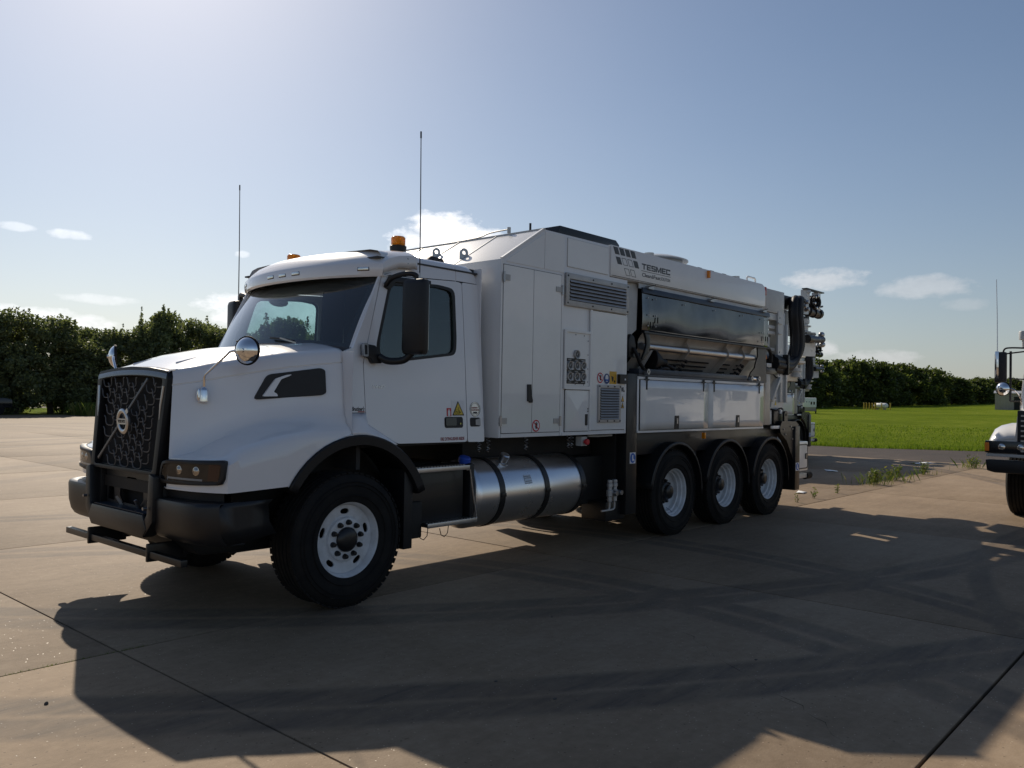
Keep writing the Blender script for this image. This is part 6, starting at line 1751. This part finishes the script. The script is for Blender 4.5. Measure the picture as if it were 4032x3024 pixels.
# ================================================================ trees
def crown_mesh(name, seed, H, RX_, RY_, nleaf, leaf, mat, base=.25):
    rn = random.Random(seed)
    blobs = []
    nb = 62
    for k in range(nb):
        t = rn.random()
        z = base+(H-base)*(t**.85)
        w = math.sqrt(max(.06, 1-((z-H*.42)/(H*.62))**2))
        a = rn.uniform(0, 6.283); q = math.sqrt(rn.random())*.78*w
        blobs.append((RX_*q*math.cos(a), RY_*q*math.sin(a), z, rn.uniform(.30, .85)*RX_*.38))
    # upright shoots break the outline at the top
    shoots = [(rn.uniform(-.6, .6)*RX_, rn.uniform(-.6, .6)*RY_, H*rn.uniform(.74, .92), rn.uniform(.5, 1.5)) for _ in range(22)]
    b = B()
    def leafq(x, y, z, s_):
        n = Vector((rn.gauss(0, 1), rn.gauss(0, 1), rn.gauss(.35, 1))).normalized()
        a = n.orthogonal().normalized(); c = n.cross(a)
        an = rn.uniform(0, 6.283); u = (a*math.cos(an)+c*math.sin(an))*s_; v = n.cross(u).normalized()*s_*.55
        o = len(b.v); P = Vector((x, y, z))
        b.v += [tuple(P-u), tuple(P-u*.1+v), tuple(P+u), tuple(P-u*.1-v)]
        b.f.append([o, o+1, o+2, o+3]); b.mi.append(0)
    for k in range(nleaf):
        if rn.random() < .10:
            x, y, z, h = rn.choice(shoots); t = rn.random()
            leafq(x+rn.gauss(0, .12)*(1.2-t), y+rn.gauss(0, .12)*(1.2-t), z+h*t, leaf*rn.uniform(.5, .9))
            continue
        x, y, z, r = rn.choice(blobs)
        d = Vector((rn.gauss(0, 1), rn.gauss(0, 1), rn.gauss(0, 1))).normalized()
        q = r*min(1.45, abs(rn.gauss(.85, .22)))
        leafq(x+d.x*q, y+d.y*q, max(.05, z+d.z*q*.8), leaf*rn.uniform(.6, 1.3))
    me = bpy.data.meshes.new(name)
    me.from_pydata(b.v, [], b.f); me.materials.append(MATS[mat])
    return me
def trunk_mesh(name, seed, H):
    rn = random.Random(seed); b = B()
    b.tube(smooth_path([(0, 0, -.1), (.06, .03, H*.2), (-.04, .06, H*.45), (.05, 0, H*.72)], 4), [.16*(1-i/16)+.02 for i in range(13)], 8)
    for k in range(9):
        a = rn.uniform(0, 6.28); z = H*rn.uniform(.15, .6); L_ = rn.uniform(.6, 1.4)
        b.tube([(0, 0, z), (math.cos(a)*L_*.5, math.sin(a)*L_*.5, z+L_*.45), (math.cos(a)*L_, math.sin(a)*L_, z+L_*1.1)], [.06, .04, .015], 6)
    o = b.build(name, 'bark', None); me = o.data; bpy.data.objects.remove(o); return me
CR = [crown_mesh('crown', 11+k, 6.4, 2.7, 2.4, 19000, .12, 'leaf') for k in range(5)]
CRF = [crown_mesh('crown', 31+k, 8.0, 4.8, 4.2, 7500, .34, 'leaf_far', .2) for k in range(4)]
TM = [trunk_mesh('trunk', 51+k, 6.4) for k in range(2)]
ORD = ['first', 'second', 'third', 'fourth', 'fifth', 'sixth', 'seventh', 'eighth', 'ninth', 'tenth', 'eleventh', 'twelfth', 'thirteenth', 'fourteenth', 'fifteenth', 'sixteenth', 'seventeenth', 'eighteenth', 'nineteenth', 'twentieth', 'twenty-first', 'twenty-second', 'twenty-third', 'twenty-fourth', 'twenty-fifth', 'twenty-sixth', 'twenty-seventh', 'twenty-eighth']
def tree(x, y, z, sc, rot, cm, tm, label, group):
    r_ = empty('tree', (x, y, z)); r_.rotation_euler = (0, 0, rot); r_.scale = sc
    tag(r_, label, 'tree', group)
    for nm_, me in (('crown', cm), ('trunk', tm)):
        o = bpy.data.objects.new(nm_, me); COL.objects.link(o); o.parent = r_
rt2 = random.Random(5)
left = [(9.5, 55.5, 1.04), (12.6, 56.2, 1.0), (15.2, 55.6, 1.04), (17.6, 56.4, .90), (19.6, 55.9, .82), (22.2, 56.4, 1.02), (25.0, 56.0, 1.08), (27.6, 57.0, 1.03), (30.2, 56.2, 1.10), (33.0, 57.0, 1.04), (36.0, 56.5, 1.12), (39.2, 57.3, 1.02), (42.6, 56.8, 1.10), (46.0, 57.4, 1.05)]
for k, (x, y, h) in enumerate(left):
    tree(x, y, 0, (rt2.uniform(.95, 1.25), 1.0, h*rt2.uniform(.86, 1.08)), rt2.uniform(-.5, .5)+math.pi*(k % 2), CR[k % 5], TM[k % 2], '%s leafy tree from the left in the row behind the concrete apron' % ORD[k], 'trees behind the apron')
back = [(11.0, 60.0, 1.0), (15.5, 60.6, .98), (21.0, 60.4, .92), (25.8, 60.8, 1.0), (31.0, 60.5, 1.05), (36.5, 61.0, 1.02), (41.5, 61.0, 1.05)]
for k, (x, y, h) in enumerate(back):
    tree(x, y, 0, (1.15, 1.1, h), rt2.uniform(0, 6.28), CR[(k+2) % 4], TM[k % 2], '%s tree from the left in the second row behind the apron trees' % ORD[k], 'second row of trees')
x, k = 96.0, 0
while x < 345 and k < 27:
    z = field_z(x)
    d = math.hypot(x+4, 62)
    hgt = interp(x, [(96, .98), (150, 1.02), (172, 1.10), (215, 1.12), (240, 1.10), (252, .80), (275, .88), (345, 1.0)])
    tree(x, 57+rt2.uniform(-1.5, 1.5), z-.1, (1.15+x*.0012, 1.1, hgt*rt2.uniform(.95, 1.05)), rt2.uniform(0, 6.28), CRF[k % 4], TM[k % 2], '%s dark tree from the left in the long line across the grass field' % ORD[k], 'tree line across the field')
    x += 6.2+x*.014; k += 1

# ================================================================ small far things
pbr('propane_white', (0.82, 0.82, 0.80), 0.4)
pbr('bollard_yellow', (0.62, 0.42, 0.05), 0.5, var=.2, vscale=3)
pbr('shed_wall', (0.42, 0.36, 0.30), 0.7, var=.15, vscale=.5)
def polar(azd, dist): return (-4.085+dist*math.sin(rad(azd)), -5.34+dist*math.cos(rad(azd)))
px_, py_ = polar(72.42, 150); pz_ = field_z(px_)
pt = tag(empty('propane_tank', (px_, py_, pz_)), 'white horizontal gas tank on the grass in front of the far trees', 'gas tank')
pt.rotation_euler = (0, 0, rad(-18)); pt.scale = (.93,)*3
L_ = 1.02
pr = [(.0, -L_-.30), (.25, -L_-.25), (.40, -L_-.12), (.46, -L_+.05), (.46, L_-.05), (.40, L_+.12), (.25, L_+.25), (.0, L_+.30)]
B().lathe(pr, (0, 0, .72), (.0, 1, 0), 28).build('tank_shell', 'propane_white', pt)
B().cyl((0, 0, 1.16), (0, 0, 1.30), .16, n=16).build('valve_dome', 'propane_white', pt)
for y_ in (-.75, .75): B().box(-.3, .3, y_-.1, y_+.1, 0, .36).build('saddle', 'shed_wall', pt)
bl = B().cyl((0, 0, 0), (0, 0, 1.1), .085, n=12); bl.ball((0, 0, 1.1), .085, .085, .06, 12, 6)
proto = bl.build('bollard', 'bollard_yellow')
azs = [71.43, 71.58, 71.75, 71.92, 72.06, 72.12, 72.46, 72.96]
nmb = ['yellow post farthest left of the group by the gas tank', 'second yellow post from the left by the gas tank', 'third yellow post from the left by the gas tank', 'fourth yellow post from the left by the gas tank', 'fifth yellow post, just left of the gas tank', 'sixth yellow post, touching the left end of the gas tank in view', 'yellow post in front of the middle of the gas tank', 'lone yellow post right of the gas tank']
for k, a in enumerate(azs):
    x_, y_ = polar(a, 148 if k != 6 else 145)
    o = proto if k == 0 else clone(proto, None)
    o.location = (x_, y_, field_z(x_)-.02); tag(o, nmb[k], 'bollard', 'posts round the gas tank')
# low shed at the right
x_, y_ = polar(80.15, 175); sh = tag(empty('shed', (x_, y_, field_z(x_))), 'low grey metal shed at the far right edge of the field', 'shed')
sh.rotation_euler = (0, 0, rad(10))
wv = B()
n = 40
prof = []
for i in range(n+1): prof.append((0.03*(i % 2), -4.6+9.2*i/n))
wv.grid([[(p[0], p[1], z) for p in prof] for z in (0, 3.0)]); wv.grid([[(6+p[0], p[1], z) for p in prof] for z in (0, 3.0)])
wv.box(0.06, 6, -4.55, -4.6, 0, 3.0); wv.box(0.06, 6, 4.55, 4.6, 0, 3.0)
wv.build('wall', 'shed_wall', sh, smooth=0)
B().prism([(-.2, 2.98), (3, 3.45), (6.2, 2.98), (6.2, 3.05), (3, 3.52), (-.2, 3.05)], -4.8, 4.8, 'y').build('roof', 'louver_metal', sh)
B().box(-.04, .02, -1.2, 1.6, 0, 2.4).build('door', 'chassis', sh)
# white camper trailer parked by the tree line
x_, y_ = polar(68.12, 105); tr_ = tag(empty('camper_trailer', (x_, y_, field_z(x_))), 'small white camper trailer under the trees just right of the mast', 'trailer')
tr_.rotation_euler = (0, 0, rad(22))
B().box(-1.0, 1.0, -.85, .65, .75, 1.88).build('body', 'propane_white', tr_, bevel=.10)
B().box(-.95, .95, -.80, .6, .30, .78).build('skirt', 'shed_wall', tr_, bevel=.05)
for y_ in (-.60, -.30): B().box(-1.012, -.99, y_-.09, y_+.09, 1.08, 1.42).build('window', 'gloss_black', tr_, bevel=.0)
for y_ in (-.05, .22): B().box(-1.012, -.99, y_-.04, y_+.05, 1.34, 1.44).build('vent', 'gloss_black', tr_)
for s in SIDES: B().lathe([(.0, -.08), (.14, -.08), (.28, -.07), (.30, 0), (.28, .07), (.0, .08)], (0, s*.7-.1, .30), (0, 1, 0), 24).build('wheel', 'rubber', tr_)
# dark car at the far left, under the trees
cr_ = tag(empty('parked_car', (11.9, 53.6, 0)), 'dark car in the shade under the trees at the left edge', 'car')
cr_.rotation_euler = (0, 0, rad(15))
b = B().prism([(-2.2, .45), (-2.25, .75), (-2.1, .95), (-1.2, 1.05), (1.75, 1.08), (2.2, .98), (2.25, .45)], -.9, .9, 'y'); b.build('body', 'gloss_black', cr_, bevel=.06)
B().prism([(-1.25, 1.03), (-.65, 1.52), (.8, 1.55), (1.6, 1.06)], -.78, .78, 'y').build('cabin', 'gloss_black', cr_, bevel=.05)
B().grid([[(-1.20, y, 1.09), (-.72, y*.92, 1.49)] for y in (-.7, 0, .7)]).build('windscreen', 'lens_silver', cr_)
for x_ in (-1.4, 1.4):
    for s in SIDES: B().lathe([(.0, -.1), (.2, -.1), (.32, -.09), (.34, 0), (.32, .09), (.0, .1)], (x_, s*.82, .34), (0, 1, 0), 24).build('wheel', 'rubber', cr_)
for s in SIDES: B().ball((-2.18, s*.65, .78), .06, .14, .07).build('headlight', 'lens_silver', cr_)

# ================================================================ weeds and litter
def weed(x, y, n, h, spread, label, seed, up=.8, group='weeds in the pavement joints', z=0.0, blades=0):
    rn = random.Random(seed)
    r_ = tag(empty('weed', (x, y, z)), label, 'weed', group)
    st, lf = B(), B()
    for k in range(n):
        a = rn.uniform(0, 6.28); L_ = h*rn.uniform(.55, 1.1); sp_ = spread*rn.uniform(.2, 1)
        p0 = Vector((rn.gauss(0, spread*.25), rn.gauss(0, spread*.15), -.02)); p2 = p0+Vector((math.cos(a)*sp_*.6, math.sin(a)*sp_*.6, L_))
        p1 = (p0+p2)/2+Vector((rn.gauss(0, .02), rn.gauss(0, .02), .02))
        st.tube([p0, p1, p2], [.004, .003, .0015], 4)
        for j in range(rn.randint(7, 12)):
            t = rn.uniform(.15, 1); p = p0.lerp(p1, t*2) if t < .5 else p1.lerp(p2, t*2-1)
            d = Vector((rn.gauss(0, 1), rn.gauss(0, 1), rn.uniform(-.2, .9))).normalized()*rn.uniform(.03, .075)*(h/.3)**.5
            w = d.cross(Vector((rn.gauss(0, 1), rn.gauss(0, 1), rn.gauss(0, 1)))).normalized()*d.length*.22
            lf.add([p, p+d*.5+w, p+d, p+d*.5-w], [(0, 1, 2, 3)])
    for k in range(blades):
        blade(lf, rn.gauss(0, spread), rn.gauss(0, spread*.5), -.01, h*rn.uniform(.3, .8), .006, rn.uniform(0, 6.28), rn.uniform(-.8, .8))
    st.build('stem', 'weed_leaf', r_); lf.build('leaves', 'weed_leaf', r_, smooth=0, double=False)
JY = .10
weed(9.55, .30, 3, .16, .10, 'tiny weed sprouting by the last rear tyre of the near truck', 1)
weed(10.35, .34, 4, .20, .12, 'small weed with dark leaves just behind the near truck', 2)
weed(11.5, .35, 3, .22, .06, 'thin upright yellow-green weed between the near truck and the big clump', 3)
weed(13.9, .50, 26, .36, .34, 'biggest bushy weed clump in the pavement joint, left half', 4, blades=60)
weed(15.2, .50, 22, .34, .36, 'bushy weed clump right beside the biggest one', 5, blades=60)
weed(17.4, .48, 14, .34, .28, 'low weed farther along the joint past the big clumps', 6, blades=30)
weed(20.8, .15, 16, .40, .30, 'farthest weed, standing at the edge of the asphalt lane', 7, blades=40)
ms_ = tag(empty('moss', (-2.2, .10, 0)), 'strip of dark moss filling the joint at the lower left', 'moss')
rn = random.Random(17); lf = B()
for k in range(900):
    u = rn.random()
    blade(lf, -1.0+u*2.2+rn.gauss(0, .02), rn.gauss(0, .011), -.02, rn.uniform(.018, .034)*(1 if .2 < u < .75 else .6), .004, rn.uniform(0, 6.28), rn.uniform(-.8, .8))
lf.build('tuft', 'weed_leaf', ms_, smooth=0, double=False)
rn = random.Random(21)
pl = tag(empty('shrub', (19.3, 51.4, 0)), 'sunlit yellow-green weeds at the foot of the left trees', 'shrub')
lf = B()
for k in range(2600):
    blade(lf, rn.uniform(-2.0, 2.3), rn.gauss(0, .7), 0, rn.uniform(.25, .95), rn.uniform(.015, .04), rn.uniform(0, 6.28), rn.uniform(-.6, .6))
lf.build('leaves', 'weed_leaf', pl, smooth=0, double=False)
pbr('stone', (0.08, 0.07, 0.06), .8)
def pebble(x, y, r, label, seed, mat='stone', flat=.5):
    rn = random.Random(seed); b = B().ball((0, 0, r*flat*.6), r, r*.75, r*flat, 9, 6)
    b.v = [tuple(Vector(v)*rn.uniform(.88, 1.1)) for v in b.v]
    o = b.build('pebble', mat, smooth=0, loc=(x, y, 0)); tag(o, label, 'pebble', 'pebbles on the concrete')
pebble(-2.386, -.553, .012, 'dark pebble on the sunlit concrete at the lower left', 1, flat=.8)
pebble(-.44, -2.02, .013, 'small dark stone flat on the shaded concrete left of centre', 2, flat=.3)
pebble(-.42, -2.45, .014, 'dark stone nearest the bottom edge, right of centre', 3, flat=.3)
pebble(1.05, -2.95, .013, 'dark stone in the truck shadow right of centre', 4, flat=.3)
pebble(.92, -1.35, .011, 'little dark stone in the shade below the fuel tank', 5, flat=.3)
def paper(x, y, w, l, rot, label):
    b = B().grid([[(u*l, v*w, .012+.010*math.sin(u*5+v*3)) for u in (0, .3, .6, 1)] for v in (0, .5, 1)])
    o = b.build('paper_scrap', 'decal_white', smooth=60, loc=(x, y, 0)); o.rotation_euler = (0, 0, rot); tag(o, label, 'litter', 'paper scraps')
    md = o.modifiers.new('thick', 'SOLIDIFY'); md.thickness = .002
paper(10.9, .75, .16, .34, .2, 'white scrap lying in the sun behind the near truck')
paper(16.3, 2.1, .25, .5, .5, 'white scrap lying in the shade of the second truck')
paper(20.9, 1.6, .3, .9, -.3, 'largest white scrap, beside the asphalt lane')
paper(13.6, 2.6, .12, .25, .1, 'smallest white scrap in the shade behind the near truck')
# crack with a repair line in the lower right slab
ck = random.Random(9); pts = []; x_, y_ = 1.35, -2.15
B_ = B()
for k in range(26):
    pts.append((x_, y_, -.001)); x_ -= .055+ck.uniform(-.03, .03); y_ -= .075+ck.uniform(-.04, .04)
o = B_.tube(pts, [.0016*ck.uniform(.5, 1.6) for _ in pts], 5).build('crack', 'joint_filler', apron)
